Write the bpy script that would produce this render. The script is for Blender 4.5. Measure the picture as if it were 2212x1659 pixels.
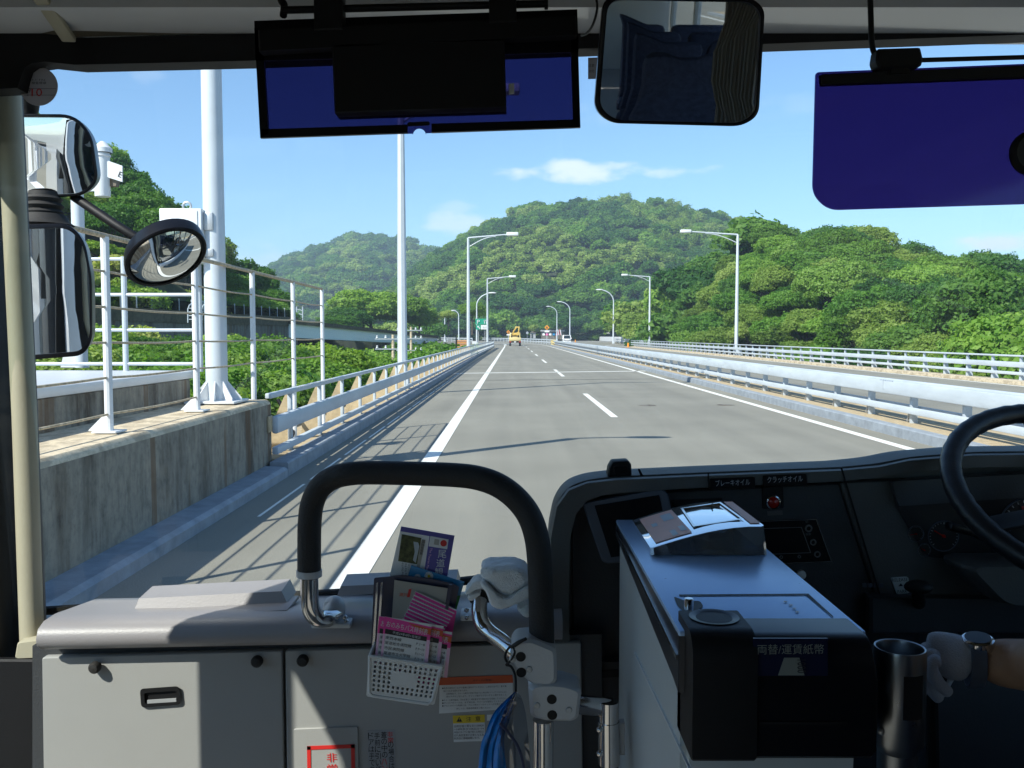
import bpy, bmesh, math, random
import numpy as np
from math import sin, cos, pi, atan, atan2, sqrt
from mathutils import Vector, Matrix, noise as mnoise
R = math.radians
V = Vector
random.seed(7); rng = np.random.default_rng(7)
for o in list(bpy.data.objects): bpy.data.objects.remove(o)
sc = bpy.context.scene
COL = sc.collection

# ---------------------------------------------------------------- camera
EYE = 1.86                       # eye height above the road
FP, CX, CY = 1912.0, 1106.0, 829.5   # focal length and centre in sketch units (2212 wide)
TH = atan(104.5 / FP)
cam = bpy.data.cameras.new('camera'); camo = bpy.data.objects.new('camera', cam); COL.objects.link(camo)
cam.sensor_width = 36; cam.lens = 36 * FP / 2212; cam.clip_start = 0.03; cam.clip_end = 9000
camo.location = (0, 0, EYE); camo.rotation_euler = (pi / 2 - TH, 0, 0)
sc.camera = camo

# ---------------------------------------------------------------- light
SUN = V((-0.80, -0.78, 1.0))     # towards the sun
SUN_STRENGTH, SKY_STRENGTH = 4.7, 0.125
sc.view_settings.view_transform = 'Standard'; sc.view_settings.look = 'None'
sc.view_settings.gamma = 1; sc.view_settings.use_curve_mapping = False
sc.view_settings.exposure = 0.85
HAZE = 0.00040
sl = bpy.data.lights.new('sun', 'SUN'); sl.energy = SUN_STRENGTH; sl.angle = R(0.53); sl.color = (1.0, 0.955, 0.88)
so = bpy.data.objects.new('sun', sl); COL.objects.link(so); so.location = (-60, -60, 80)
so.rotation_euler = SUN.to_track_quat('Z', 'Y').to_euler()
w = bpy.data.worlds.new("World"); sc.world = w; w.use_nodes = True
nt = w.node_tree; N = nt.nodes; L = nt.links
bg = N['Background']; bg.inputs['Strength'].default_value = SKY_STRENGTH
sky = N.new('ShaderNodeTexSky'); sky.sky_type = 'NISHITA'; sky.sun_disc = False
sky.sun_elevation = math.asin(SUN.normalized().z); sky.sun_rotation = atan2(SUN.x, SUN.y) % (2 * pi)
sky.air_density = 1.0; sky.dust_density = 0.25; sky.ozone_density = 1.6
tc = N.new('ShaderNodeTexCoord')
sep = N.new('ShaderNodeSeparateXYZ'); L.new(tc.outputs['Generated'], sep.inputs[0])
def wm(op, a, b=None, c=None):
    n = N.new('ShaderNodeMath'); n.operation = op
    for i, q in enumerate((a, b, c)):
        if q is None: continue
        if isinstance(q, (int, float)): n.inputs[i].default_value = q
        else: L.new(q, n.inputs[i])
    return n.outputs[0]
az = wm('ARCTAN2', sep.outputs[0], sep.outputs[1]); el = wm('ARCSINE', sep.outputs[2])
nz = N.new('ShaderNodeTexNoise'); nz.inputs['Scale'].default_value = 26; nz.inputs['Detail'].default_value = 7
mp = N.new('ShaderNodeMapping'); mp.inputs['Scale'].default_value = (1, 1, 2.2)
L.new(tc.outputs['Generated'], mp.inputs[0]); L.new(mp.outputs[0], nz.inputs['Vector'])
acc = None
for u, v, wu, wv, k in ((1245, 372, 165, 30, 0.85), (1390, 374, 150, 17, 0.55), (1000, 482, 110, 34, 0.55), (985, 450, 60, 18, .3),
                        (2130, 552, 95, 26, 0.9), (2330, 575, 130, 22, .6), (330, 205, 40, 20, .12), (540, 590, 120, 60, .35), (1500, 250, 500, 30, .10)):
    a0 = atan((u - CX) / FP); e0 = atan((CY - v) / FP) - TH
    m = wm('SUBTRACT', 1.0, wm('ADD', wm('POWER', wm('DIVIDE', wm('SUBTRACT', az, a0), wu / FP), 2.0),
                                wm('POWER', wm('DIVIDE', wm('SUBTRACT', el, e0), wv / FP), 2.0)))
    m = wm('ADD', m, wm('MULTIPLY', wm('SUBTRACT', nz.outputs[0], 0.55), 3.2))
    r = N.new('ShaderNodeMapRange'); r.interpolation_type = 'SMOOTHSTEP'
    r.inputs[1].default_value = -0.1; r.inputs[2].default_value = 1.1; L.new(m, r.inputs[0])
    m = wm('MULTIPLY', r.outputs[0], k)
    acc = m if acc is None else wm('MAXIMUM', acc, m)
mx = N.new('ShaderNodeMix'); mx.data_type = 'RGBA'; L.new(acc, mx.inputs[0])
tn = N.new('ShaderNodeMix'); tn.data_type = 'RGBA'; tn.blend_type = 'MULTIPLY'; tn.inputs[0].default_value = 1; tn.inputs[7].default_value = (.60, .79, .93, 1)
L.new(sky.outputs[0], tn.inputs[6]); L.new(tn.outputs[2], mx.inputs[6])
mx.inputs[7].default_value = (5.2, 5.6, 6.0, 1)
L.new(mx.outputs[2], bg.inputs['Color'])

# ---------------------------------------------------------------- helpers
def P(u, v, Y):
    dx = (u - CX) / FP; dy = (CY - v) / FP
    d = V((dx, cos(TH) + dy * sin(TH), -sin(TH) + dy * cos(TH)))
    t = Y / d.y
    return V((d.x * t, Y, EYE + d.z * t))
def PP(u, v, M, n):              # the same sight line met with a plane
    a = P(u, v, 1.0) - V((0, 0, EYE)); o = V((0, 0, EYE))
    t = (M - o).dot(n) / a.dot(n)
    return o + a * t
def ss(a, b, x):
    t = np.clip((x - a) / (b - a), 0, 1); return t * t * (3 - 2 * t)
def rp(pts, r, n=5):             # round the corners of a 2-D outline
    out = []; k = len(pts)
    for i in range(k):
        a, b, c = V(pts[i - 1]), V(pts[i]), V(pts[(i + 1) % k])
        q = r[i] if isinstance(r, (list, tuple)) else r
        l1, l2 = (a - b).length, (c - b).length
        q = min(q, l1 * .49, l2 * .49)
        if q <= 0: out.append(tuple(b)); continue
        p1 = b + (a - b).normalized() * q; p2 = b + (c - b).normalized() * q
        for j in range(n + 1):
            t = j / n; out.append(tuple(p1.lerp(b, t).lerp(b.lerp(p2, t), t)))
    return out
def smooth_path(pts, n=6):
    pts = [V(p) for p in pts]; out = []
    for i in range(len(pts) - 1):
        p0 = pts[max(i - 1, 0)]; p1 = pts[i]; p2 = pts[i + 1]; p3 = pts[min(i + 2, len(pts) - 1)]
        for j in range(n):
            t = j / n
            out.append(0.5 * ((2 * p1) + (p2 - p0) * t + (2 * p0 - 5 * p1 + 4 * p2 - p3) * t * t + (3 * p1 - p0 - 3 * p2 + p3) * t ** 3))
    out.append(pts[-1]); return out
WL = {}
class MB:
    def __init__(s): s.v = []; s.f = []; s.sm = []
    def add(s, vs, fs, smooth=True):
        b = len(s.v); s.v += [V(p) for p in vs]
        for f in fs: s.f.append([b + i for i in f]); s.sm.append(smooth)
        return s
    def bm(s, bm_, smooth=True):
        bm_.verts.index_update()
        s.add([v.co.copy() for v in bm_.verts], [[v.index for v in f.verts] for f in bm_.faces], smooth); bm_.free(); return s
    def box(s, c, d, r=0, rot=None, seg=2):
        b = bmesh.new(); bmesh.ops.create_cube(b, size=1)
        for v in b.verts: v.co = V((v.co.x * d[0], v.co.y * d[1], v.co.z * d[2]))
        if r: bmesh.ops.bevel(b, geom=list(b.edges), offset=r, segments=seg, affect='EDGES', profile=.5)
        M = Matrix.Translation(V(c)) @ (rot.to_4x4() if rot is not None else Matrix())
        bmesh.ops.transform(b, matrix=M, verts=b.verts); return s.bm(b)
    def tube(s, path, r, n=12, caps=True):
        path = [V(p) for p in path]; k = len(path); rings = []; up = None
        for i, p in enumerate(path):
            t = (path[min(i + 1, k - 1)] - path[max(i - 1, 0)]).normalized()
            if up is None:
                up = V((0, 0, 1)) if abs(t.z) < .9 else V((1, 0, 0))
            a = t.cross(up).normalized(); up = a.cross(t).normalized()
            q = r[i] if isinstance(r, (list, tuple)) else r
            rings.append([p + (a * cos(2 * pi * j / n) + up * sin(2 * pi * j / n)) * q for j in range(n)])
        vs = [p for g in rings for p in g]; fs = []
        for i in range(k - 1):
            for j in range(n):
                fs.append([i * n + j, i * n + (j + 1) % n, (i + 1) * n + (j + 1) % n, (i + 1) * n + j])
        if caps: fs += [list(range(n))[::-1], [(k - 1) * n + j for j in range(n)]]
        return s.add(vs, fs)
    def bar(s, a, b, w, h, up=(0, 0, 1), r=0):   # straight bar of rectangular section from a to b
        a, b = V(a), V(b); t = (b - a); l = t.length; t.normalize()
        sd = t.cross(V(up)).normalized(); u2 = sd.cross(t)
        rot = Matrix((sd, t, u2)).transposed()
        return s.box((a + b) / 2, (w, l, h), r, rot)
    def prism(s, pts, vec, bev=0):
        pts = [V(p) for p in pts]; vec = V(vec); k = len(pts)
        if bev:
            c = sum(pts, V()) / k; ext = max((p - c).length for p in pts)
            ins = [c + (p - c) * (1 - bev / ext) for p in pts]
            d = vec.normalized() * bev
            rings = [ins, [p + d for p in pts], [p + vec - d for p in pts], [p + vec for p in ins]]
        else: rings = [pts, [p + vec for p in pts]]
        vs = [p for g in rings for p in g]; fs = [list(range(k)), [(len(rings) - 1) * k + j for j in range(k)][::-1]]
        for i in range(len(rings) - 1):
            for j in range(k): fs.append([i * k + j, i * k + (j + 1) % k, (i + 1) * k + (j + 1) % k, (i + 1) * k + j])
        return s.add(vs, fs)
    def px(s, pts, Y, dy, bev=0):
        return s.prism([P(u, v, Y) for u, v in pts], (0, dy, 0), bev)
    def lathe(s, prof, c, axis=(0, 0, 1), n=24):
        z = V(axis).normalized(); x = z.orthogonal().normalized(); y = z.cross(x); k = len(prof)
        vs = []
        for r_, h in prof:
            for j in range(n): vs.append(V(c) + z * h + (x * cos(2 * pi * j / n) + y * sin(2 * pi * j / n)) * max(r_, 1e-5))
        fs = [[i * n + j, i * n + (j + 1) % n, (i + 1) * n + (j + 1) % n, (i + 1) * n + j] for i in range(k - 1) for j in range(n)]
        return s.add(vs, fs)
    def ball(s, c, r, n=12):
        b = bmesh.new(); bmesh.ops.create_uvsphere(b, u_segments=n, v_segments=n // 2 + 2, radius=1)
        r = (r, r, r) if isinstance(r, (int, float)) else r
        for v in b.verts: v.co = V((v.co.x * r[0], v.co.y * r[1], v.co.z * r[2])) + V(c)
        return s.bm(b)
    def quad(s, a, b, c, d): return s.add([a, b, c, d], [[0, 1, 2, 3]])
    def build(s, name, mat, parent=None, sharp=35, label=None, recalc=True):
        o0 = WL.get(parent, V((0, 0, 0))) if parent else V((0, 0, 0))
        me = bpy.data.meshes.new(name)
        me.from_pydata([tuple(p - o0) for p in s.v], [], s.f)
        me.polygons.foreach_set('use_smooth', s.sm); me.validate(); me.update()
        if recalc:
            b = bmesh.new(); b.from_mesh(me); bmesh.ops.recalc_face_normals(b, faces=b.faces); b.to_mesh(me); b.free()
        me.set_sharp_from_angle(angle=R(sharp))
        if mat: me.materials.append(mat)
        o = bpy.data.objects.new(name, me); COL.objects.link(o)
        if parent: o.parent = parent; WL[o] = o0
        else: WL[o] = V((0, 0, 0))
        if label: o['label'] = label
        return o
def tag(o, label, cat, group=None):
    o['label'] = label; o['category'] = cat
    if group: o['group'] = group
    return o
def thing(name, label, cat, loc=(0, 0, 0), group=None):
    o = bpy.data.objects.new(name, None); COL.objects.link(o); o.location = loc; o.empty_display_size = .1
    WL[o] = V(loc); return tag(o, label, cat, group)
def struct(o, kind='structure'): o['kind'] = kind; return o
def dup(o, loc=None, rz=None, label=None, scale=None):
    c = o.copy(); COL.objects.link(c)
    if loc is not None: c.location = loc
    if rz is not None: c.rotation_euler = (0, 0, rz)
    if scale is not None: c.scale = scale
    if label: c['label'] = label
    for ch in o.children:
        d = ch.copy(); COL.objects.link(d); d.parent = c
        for g in ch.children:
            e = g.copy(); COL.objects.link(e); e.parent = d
    return c
_tx = {}
def glyphs(t):
    if t not in _tx:
        cu = bpy.data.curves.new('t', 'FONT'); cu.body = t; cu.size = 1; cu.resolution_u = 2
        ob = bpy.data.objects.new('t', cu); COL.objects.link(ob)
        bpy.context.view_layer.update()
        me = bpy.data.meshes.new_from_object(ob.evaluated_get(bpy.context.evaluated_depsgraph_get()))
        vs = [v.co.copy() for v in me.vertices]; fs = [list(p.vertices) for p in me.polygons]
        bpy.data.objects.remove(ob); bpy.data.curves.remove(cu); bpy.data.meshes.remove(me)
        _tx[t] = (vs, fs)
    return _tx[t]
def text(mb, t, o, ux, uy, pad=True):   # fit string t in the box spanned by vectors ux (width) and uy (height) at o
    vs, fs = glyphs(t)
    if not vs: return
    x0 = min(v.x for v in vs); x1 = max(v.x for v in vs); y0 = min(v.y for v in vs); y1 = max(v.y for v in vs)
    o, ux, uy = V(o), V(ux), V(uy)
    mb.add([o + ux * ((v.x - x0) / max(x1 - x0, 1e-6)) + uy * ((v.y - y0) / max(y1 - y0, 1e-6)) for v in vs], fs, False)
def ptext(mb, t, bl, br, h, Y):         # bottom-left, bottom-right, height in sketch units on the plane y = Y
    a = P(*bl, Y); b = P(*br, Y); d = V((br[0] - bl[0], br[1] - bl[1])).normalized()
    c = P(bl[0] + d.y * h, bl[1] - d.x * h, Y)
    text(mb, t, a, b - a, c - a)
def pvtext(mb, t, u, v, w, h, Y, lean=0.0, gap=1.0):   # vertical writing, cells of w x h going down
    for i, ch in enumerate(t):
        q = h * gap
        if ch in '、。': ptext(mb, ch, (u + w * .6 + lean * i * q, v + i * q + h * .35), (u + w + lean * i * q, v + i * q + h * .35), h * .3, Y); continue
        ptext(mb, ch, (u + lean * i * q, v + i * q + h * .95), (u + w + lean * i * q, v + i * q + h * .95), h * .9, Y)

# ---------------------------------------------------------------- materials
def mat(name, col, rough=.5, metal=0, var=.0, scale=8, bump=0, bscale=60, spec=.5, coat=0, stretch=None, rvar=0):
    m = bpy.data.materials.new(name); m.use_nodes = True; t = m.node_tree; b = t.nodes['Principled BSDF']
    b.inputs['Base Color'].default_value = (*col, 1); b.inputs['Roughness'].default_value = rough; b.inputs['Metallic'].default_value = metal
    b.inputs['Specular IOR Level'].default_value = spec; b.inputs['Coat Weight'].default_value = coat
    tcn = t.nodes.new('ShaderNodeTexCoord'); vec = tcn.outputs['Object']
    if stretch:
        mpn = t.nodes.new('ShaderNodeMapping'); mpn.inputs['Scale'].default_value = stretch; t.links.new(vec, mpn.inputs[0]); vec = mpn.outputs[0]
    if var or rvar:
        n = t.nodes.new('ShaderNodeTexNoise'); n.inputs['Scale'].default_value = scale; n.inputs['Detail'].default_value = 6; n.inputs['Roughness'].default_value = .62
        t.links.new(vec, n.inputs['Vector'])
        if var:
            cr = t.nodes.new('ShaderNodeValToRGB'); cr.color_ramp.elements[0].position = .3; cr.color_ramp.elements[1].position = .72
            cr.color_ramp.elements[0].color = (*[c * (1 - var) for c in col], 1); cr.color_ramp.elements[1].color = (*[min(1, c * (1 + var)) for c in col], 1)
            t.links.new(n.outputs[0], cr.inputs[0]); t.links.new(cr.outputs[0], b.inputs['Base Color'])
        if rvar:
            mr = t.nodes.new('ShaderNodeMapRange'); mr.inputs[3].default_value = max(.02, rough - rvar); mr.inputs[4].default_value = min(1, rough + rvar)
            t.links.new(n.outputs[0], mr.inputs[0]); t.links.new(mr.outputs[0], b.inputs['Roughness'])
    if bump:
        n2 = t.nodes.new('ShaderNodeTexNoise'); n2.inputs['Scale'].default_value = bscale; n2.inputs['Detail'].default_value = 5
        t.links.new(vec, n2.inputs['Vector']); bp = t.nodes.new('ShaderNodeBump'); bp.inputs['Strength'].default_value = bump; bp.inputs['Distance'].default_value = .01
        t.links.new(n2.outputs[0], bp.inputs['Height']); t.links.new(bp.outputs[0], b.inputs['Normal'])
    return m
def node(m, k, **kw):
    n = m.node_tree.nodes.new(k)
    for a, b in kw.items():
        if a.startswith('i_'): n.inputs[a[2:]].default_value = b
        else: setattr(n, a, b)
    return n
def tinted(name, col, gloss=.04, rough=.02, gcol=(1, 1, 1)):   # thin clear sheet: lets light through, mirrors a little of it
    m = bpy.data.materials.new(name); m.use_nodes = True; t = m.node_tree; t.nodes.clear()
    o = t.nodes.new('ShaderNodeOutputMaterial'); tr = t.nodes.new('ShaderNodeBsdfTransparent'); tr.inputs[0].default_value = (*col, 1)
    g = t.nodes.new('ShaderNodeBsdfGlossy'); g.inputs['Roughness'].default_value = rough; g.inputs[0].default_value = (*gcol, 1)
    fr = t.nodes.new('ShaderNodeFresnel'); fr.inputs[0].default_value = 1.45
    mm = t.nodes.new('ShaderNodeMath'); mm.operation = 'MULTIPLY'; mm.inputs[1].default_value = gloss / .035; t.links.new(fr.outputs[0], mm.inputs[0])
    mxs = t.nodes.new('ShaderNodeMixShader'); t.links.new(mm.outputs[0], mxs.inputs[0]); t.links.new(tr.outputs[0], mxs.inputs[1]); t.links.new(g.outputs[0], mxs.inputs[2])
    t.links.new(mxs.outputs[0], o.inputs[0]); return m
def ramp(m, fac, stops):
    cr = m.node_tree.nodes.new('ShaderNodeValToRGB'); e = cr.color_ramp.elements
    while len(e) < len(stops): e.new(.5)
    for q, (p, c) in zip(e, stops): q.position = p; q.color = (*c, 1)
    m.node_tree.links.new(fac, cr.inputs[0]); return cr.outputs[0]

def asphalt():
    m = mat('asphalt', (.15, .148, .14), .85, bump=.35, bscale=180); t = m.node_tree; b = t.nodes['Principled BSDF']
    tcn = node(m, 'ShaderNodeTexCoord'); l = t.links
    n1 = node(m, 'ShaderNodeTexNoise', i_Scale=95.0, i_Detail=3.0); l.new(tcn.outputs['Object'], n1.inputs['Vector'])
    mpn = node(m, 'ShaderNodeMapping'); mpn.inputs['Scale'].default_value = (.9, .03, 1); l.new(tcn.outputs['Object'], mpn.inputs[0])
    n2 = node(m, 'ShaderNodeTexNoise', i_Scale=1.6, i_Detail=4.0); l.new(mpn.outputs[0], n2.inputs['Vector'])
    n3 = node(m, 'ShaderNodeTexNoise', i_Scale=.35, i_Detail=6.0); l.new(tcn.outputs['Object'], n3.inputs['Vector'])
    c1 = ramp(m, n1.outputs[0], [(.3, (.170, .163, .132)), (.62, (.250, .240, .195)), (.78, (.40, .385, .315))])
    mm = node(m, 'ShaderNodeMath', operation='ADD'); l.new(n2.outputs[0], mm.inputs[0]); l.new(n3.outputs[0], mm.inputs[1])
    c2 = ramp(m, mm.outputs[0], [(.0, (.74, .74, .74)), (.35, (.80, .80, .80)), (.65, (1.12, 1.12, 1.12))])
    mr = node(m, 'ShaderNodeMapRange'); mr.inputs[2].default_value = 2
    l.new(mm.outputs[0], mr.inputs[0]); l.new(mr.outputs[0], c2.node.inputs[0])
    mxn = node(m, 'ShaderNodeMix', data_type='RGBA', blend_type='MULTIPLY'); mxn.inputs[0].default_value = 1
    l.new(c1, mxn.inputs[6]); l.new(c2, mxn.inputs[7]); l.new(mxn.outputs[2], b.inputs['Base Color']); return m
def concrete(name, col, stain, amount=.6, vert=True):
    m = mat(name, col, .9, bump=.3, bscale=40); t = m.node_tree; b = t.nodes['Principled BSDF']; l = t.links
    tcn = node(m, 'ShaderNodeTexCoord'); mpn = node(m, 'ShaderNodeMapping'); mpn.inputs['Scale'].default_value = (1, .55, .11 if vert else 1)
    l.new(tcn.outputs['Object'], mpn.inputs[0])
    n1 = node(m, 'ShaderNodeTexNoise', i_Scale=2.1, i_Detail=7.0, i_Roughness=.68); l.new(mpn.outputs[0], n1.inputs['Vector'])
    n2 = node(m, 'ShaderNodeTexNoise', i_Scale=9.0, i_Detail=8.0, i_Roughness=.75); l.new(tcn.outputs['Object'], n2.inputs['Vector'])
    lo = [c * .55 for c in col]
    c1 = ramp(m, n1.outputs[0], [(.34, stain), (.43, [c * .8 for c in col]), (.49, [c * 1.15 for c in col]), (.55, [c * .75 for c in col]), (.62, stain), (.68, col)])
    c2 = ramp(m, n2.outputs[0], [(.3, (.62, .62, .62)), (.5, (1, 1, 1)), (.7, (1.18, 1.17, 1.12))])
    mxn = node(m, 'ShaderNodeMix', data_type='RGBA', blend_type='MULTIPLY'); mxn.inputs[0].default_value = amount
    l.new(c1, mxn.inputs[6]); l.new(c2, mxn.inputs[7])
    if vert:
        mp3 = node(m, 'ShaderNodeMapping'); mp3.inputs['Scale'].default_value = (1.0, 1.25, .05); l.new(tcn.outputs['Object'], mp3.inputs[0])
        n3 = node(m, 'ShaderNodeTexNoise', i_Scale=2.3, i_Detail=5.0, i_Roughness=.55); l.new(mp3.outputs[0], n3.inputs['Vector'])
        c3 = ramp(m, n3.outputs[0], [(.0, (0, 0, 0)), (.57, (0, 0, 0)), (.61, (.85, .85, .85)), (.66, (.3, .3, .3))])
        mx3 = node(m, 'ShaderNodeMix', data_type='RGBA'); l.new(c3, mx3.inputs[0]); l.new(mxn.outputs[2], mx3.inputs[6]); mx3.inputs[7].default_value = (.13, .075, .035, 1)
        l.new(mx3.outputs[2], b.inputs['Base Color'])
    else: l.new(mxn.outputs[2], b.inputs['Base Color'])
    return m
def leafmat(name, cols, trans=.42):
    m = bpy.data.materials.new(name); m.use_nodes = True; t = m.node_tree; t.nodes.clear(); l = t.links
    o = node(m, 'ShaderNodeOutputMaterial'); oi = node(m, 'ShaderNodeObjectInfo'); g = node(m, 'ShaderNodeNewGeometry')
    tcn = node(m, 'ShaderNodeTexCoord'); n = node(m, 'ShaderNodeTexNoise', i_Scale=1.4, i_Detail=4.0); l.new(tcn.outputs['Object'], n.inputs['Vector'])
    a = node(m, 'ShaderNodeMath', operation='MULTIPLY_ADD'); l.new(oi.outputs['Random'], a.inputs[0]); a.inputs[1].default_value = .62; a.inputs[2].default_value = -.12
    b_ = node(m, 'ShaderNodeMath', operation='MULTIPLY_ADD'); l.new(n.outputs[0], b_.inputs[0]); b_.inputs[1].default_value = .55; l.new(a.outputs[0], b_.inputs[2])
    c_ = node(m, 'ShaderNodeMath', operation='MULTIPLY_ADD'); l.new(g.outputs['Random Per Island'], c_.inputs[0]); c_.inputs[1].default_value = .22; l.new(b_.outputs[0], c_.inputs[2])
    k = len(cols); c = ramp(m, c_.outputs[0], [(.12 + .76 * i / (k - 1), q) for i, q in enumerate(cols)])
    d = node(m, 'ShaderNodeBsdfPrincipled'); d.inputs['Roughness'].default_value = .55; d.inputs['Specular IOR Level'].default_value = .25
    l.new(c, d.inputs['Base Color'])
    tr = node(m, 'ShaderNodeBsdfTranslucent'); hs = node(m, 'ShaderNodeMix', data_type='RGBA', blend_type='MULTIPLY'); hs.inputs[0].default_value = 1
    l.new(c, hs.inputs[6]); hs.inputs[7].default_value = (1.5, 1.6, .6, 1); l.new(hs.outputs[2], tr.inputs[0])
    ms = node(m, 'ShaderNodeMixShader'); ms.inputs[0].default_value = trans; l.new(d.outputs[0], ms.inputs[1]); l.new(tr.outputs[0], ms.inputs[2])
    l.new(ms.outputs[0], o.inputs[0]); return m
M = dict(
    asphalt=asphalt(), paint=mat('road_paint', (.74, .73, .66), .6, var=.16, scale=24), 
    rail=mat('white_rail_paint', (.45, .50, .54), .42, var=.13, scale=3, stretch=(1, .25, 1)), white=mat('white_paint', (.66, .68, .69), .4, var=.05, scale=3),
    pole=mat('pole_paint', (.52, .57, .61), .42, var=.05, scale=4), tan=mat('tan_concrete', (.42, .33, .20), .9, var=.25, scale=6, bump=.3),
    kerb=mat('kerb_shade_grey', (.25, .28, .31), .7, var=.22, scale=5), conc=concrete('old_concrete', (.235, .212, .165), (.075, .055, .034), 1.0),  # kerb: the blue-grey of shade is put into its colour
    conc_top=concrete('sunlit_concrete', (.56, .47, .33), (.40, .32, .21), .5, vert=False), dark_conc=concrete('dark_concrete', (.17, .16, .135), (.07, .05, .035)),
    moss=mat('mossy_concrete', (.10, .085, .05), .95, var=.5, scale=3), rust=mat('rusted_white_wire', (.46, .37, .24), .7, var=.45, scale=9, stretch=(1, 4, 1)),
    soil=mat('forest_floor', (.035, .05, .018), .95, var=.5, scale=.4), bark=mat('bark', (.10, .08, .06), .9, var=.3, bump=.5),
    grey=mat('grey_plate', (.33, .34, .35), .6, var=.1), steel=mat('galvanised_steel', (.45, .47, .48), .45, metal=.6, var=.1),
    black=mat('black_plastic', (.008, .008, .009), .55, spec=.3, rvar=.08, bump=.05, bscale=300), rubber=mat('black_rubber', (.016, .015, .014), .72, bump=.12, bscale=220),
    blackgloss=mat('black_gloss', (.006, .006, .008), .3, spec=.25), foam=mat('foam_grip', (.013, .012, .012), .62, bump=.25, bscale=320),
    chrome=mat('chrome', (.62, .61, .60), .12, metal=1, rvar=.05, scale=30), alu=mat('cast_alloy', (.50, .51, .52), .5, metal=.15, bump=.06, bscale=250),
    panel=mat('grey_cabinet', (.335, .335, .322), .48, var=.03, scale=3, bump=.04, bscale=350), lid=mat('grey_lid', (.265, .252, .258), .42, var=.04, scale=4, bump=.08, bscale=300),
    beige=mat('beige_trim', (.40, .37, .27), .6, var=.05, bump=.05, bscale=200), ceil=mat('ceiling_lining', (.095, .083, .055), .85, var=.06, bump=.06, bscale=200),
    wallin=mat('bus_lining', (.46, .45, .41), .7), floor=mat('bus_floor', (.28, .27, .25), .8), busw=mat('bus_white_body', (.75, .76, .77), .25, coat=.5),
    dash=mat('dashboard_vinyl', (.095, .098, .094), .55, var=.06, bump=.15, bscale=260), dash2=mat('dashboard_dark', (.040, .043, .047), .55, bump=.12, bscale=260),
    red=mat('red_print', (.62, .025, .02), .5), orange=mat('orange_print', (.60, .09, .02), .5), yellow=mat('yellow_print', (.70, .50, .02), .5),
    ink=mat('black_ink', (.015, .015, .018), .6), paper=mat('white_paper', (.86, .86, .84), .7), plateW=mat('label_white', (.72, .73, .72), .5),
    pink=mat('magenta_print', (.78, .045, .32), .45), pinkl=mat('pale_pink_print', (.85, .52, .70), .45), purple=mat('violet_print', (.10, .085, .34), .45),
    skyblue=mat('blue_print', (.03, .25, .50), .4), grn=mat('green_print', (.02, .22, .05), .5), sgreen=mat('sign_green', (.01, .30, .18), .45),
    cream=mat('cream_card', (.42, .40, .35), .6), navy=mat('navy_plastic', (.03, .035, .075), .35), photo=mat('printed_photo', (.09, .10, .03), .5, var=.9, scale=60),
    basket=mat('white_plastic', (.72, .72, .69), .45), fare=mat('fare_grey', (.50, .53, .53), .38, var=.03), faretop=mat('fare_lid', (.40, .58, .84), .30, metal=.35, rvar=.06, scale=40, bump=.03, bscale=400),  # faretop: the sky's blue reflection is put into the lid colour
    towel=mat('terry_cloth', (.90, .92, .92), .95, bump=.6, bscale=420), bag=None, skin=mat('skin', (.42, .23, .13), .55, var=.12, scale=20, bump=.1, bscale=200),
    glove=mat('white_cotton', (.55, .57, .62), .9, bump=.4, bscale=500), shirt=mat('pale_shirt', (.45, .48, .52), .9), navycloth=mat('navy_cloth', (.02, .025, .05), .9),
    seat=mat('blue_seat_cloth', (.05, .06, .11), .95, var=.3, scale=40), hair=mat('hair', (.015, .013, .012), .6), curtain=mat('curtain', (.15, .14, .12), .9),
    mirror=mat('mirror_silver', (.80, .82, .82), .015, metal=1), dial=mat('dial_black', (.01, .01, .012), .4), dialw=mat('dial_print', (.45, .46, .48), .5),
    ye=mat('yellow_machine', (.60, .42, .10), .4, var=.1), yep=mat('pale_yellow_paint', (.66, .55, .26), .45, var=.08), tyre=mat('tyre', (.02, .02, .02), .8),
    glass=tinted('windscreen_glass', (.93, .96, .95), .022), sideglass=tinted('side_glass', (.88, .92, .90), .05), darkglass=mat('dark_window', (.01, .015, .016), .06, spec=.8),
    tint=tinted('tinted_acrylic', (.026, .024, .092), .035, .05, (.8, .8, 1)), clear=tinted('clear_plastic', (.90, .93, .95), .16, .06), fence=tinted('fence_mesh', (.45, .47, .48), .0),
)
M['bag'] = mat('blue_film', (.01, .19, .55), .25, var=.35, scale=14, stretch=(6, 1, 1))
M['bagclear'] = tinted('smoky_film', (.30, .34, .40), .10, .12)
M['tint2'] = tinted('violet_acrylic', (.165, .115, .285), .03, .08, (.8, .8, 1))
def sticker_mat():
    m = bpy.data.materials.new('sticker_film'); m.use_nodes = True; t = m.node_tree; b = t.nodes['Principled BSDF']; b.inputs['Base Color'].default_value = (.55, .53, .52, 1); b.inputs['Roughness'].default_value = .6
    tr = t.nodes.new('ShaderNodeBsdfTranslucent'); tr.inputs[0].default_value = (.5, .46, .46, 1); mx_ = t.nodes.new('ShaderNodeMixShader'); mx_.inputs[0].default_value = .45
    t.links.new(b.outputs[0], mx_.inputs[1]); t.links.new(tr.outputs[0], mx_.inputs[2]); t.links.new(mx_.outputs[0], t.nodes['Material Output'].inputs[0]); return m
M['stk'] = sticker_mat()
M['orangel'] = mat('faded_orange_label', (.90, .50, .38), .5, var=.1); M['printw'] = mat('white_print', (.42, .45, .5), .5); M['dispink'] = mat('dim_print', (.20, .22, .20), .5)
M['dispblue'] = mat('dark_blue_display', (.008, .010, .035), .25); M['redlens'] = mat('red_lens', (.45, .015, .01), .15); M['steel2'] = mat('dark_steel', (.30, .32, .34), .3, metal=.8)
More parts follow.
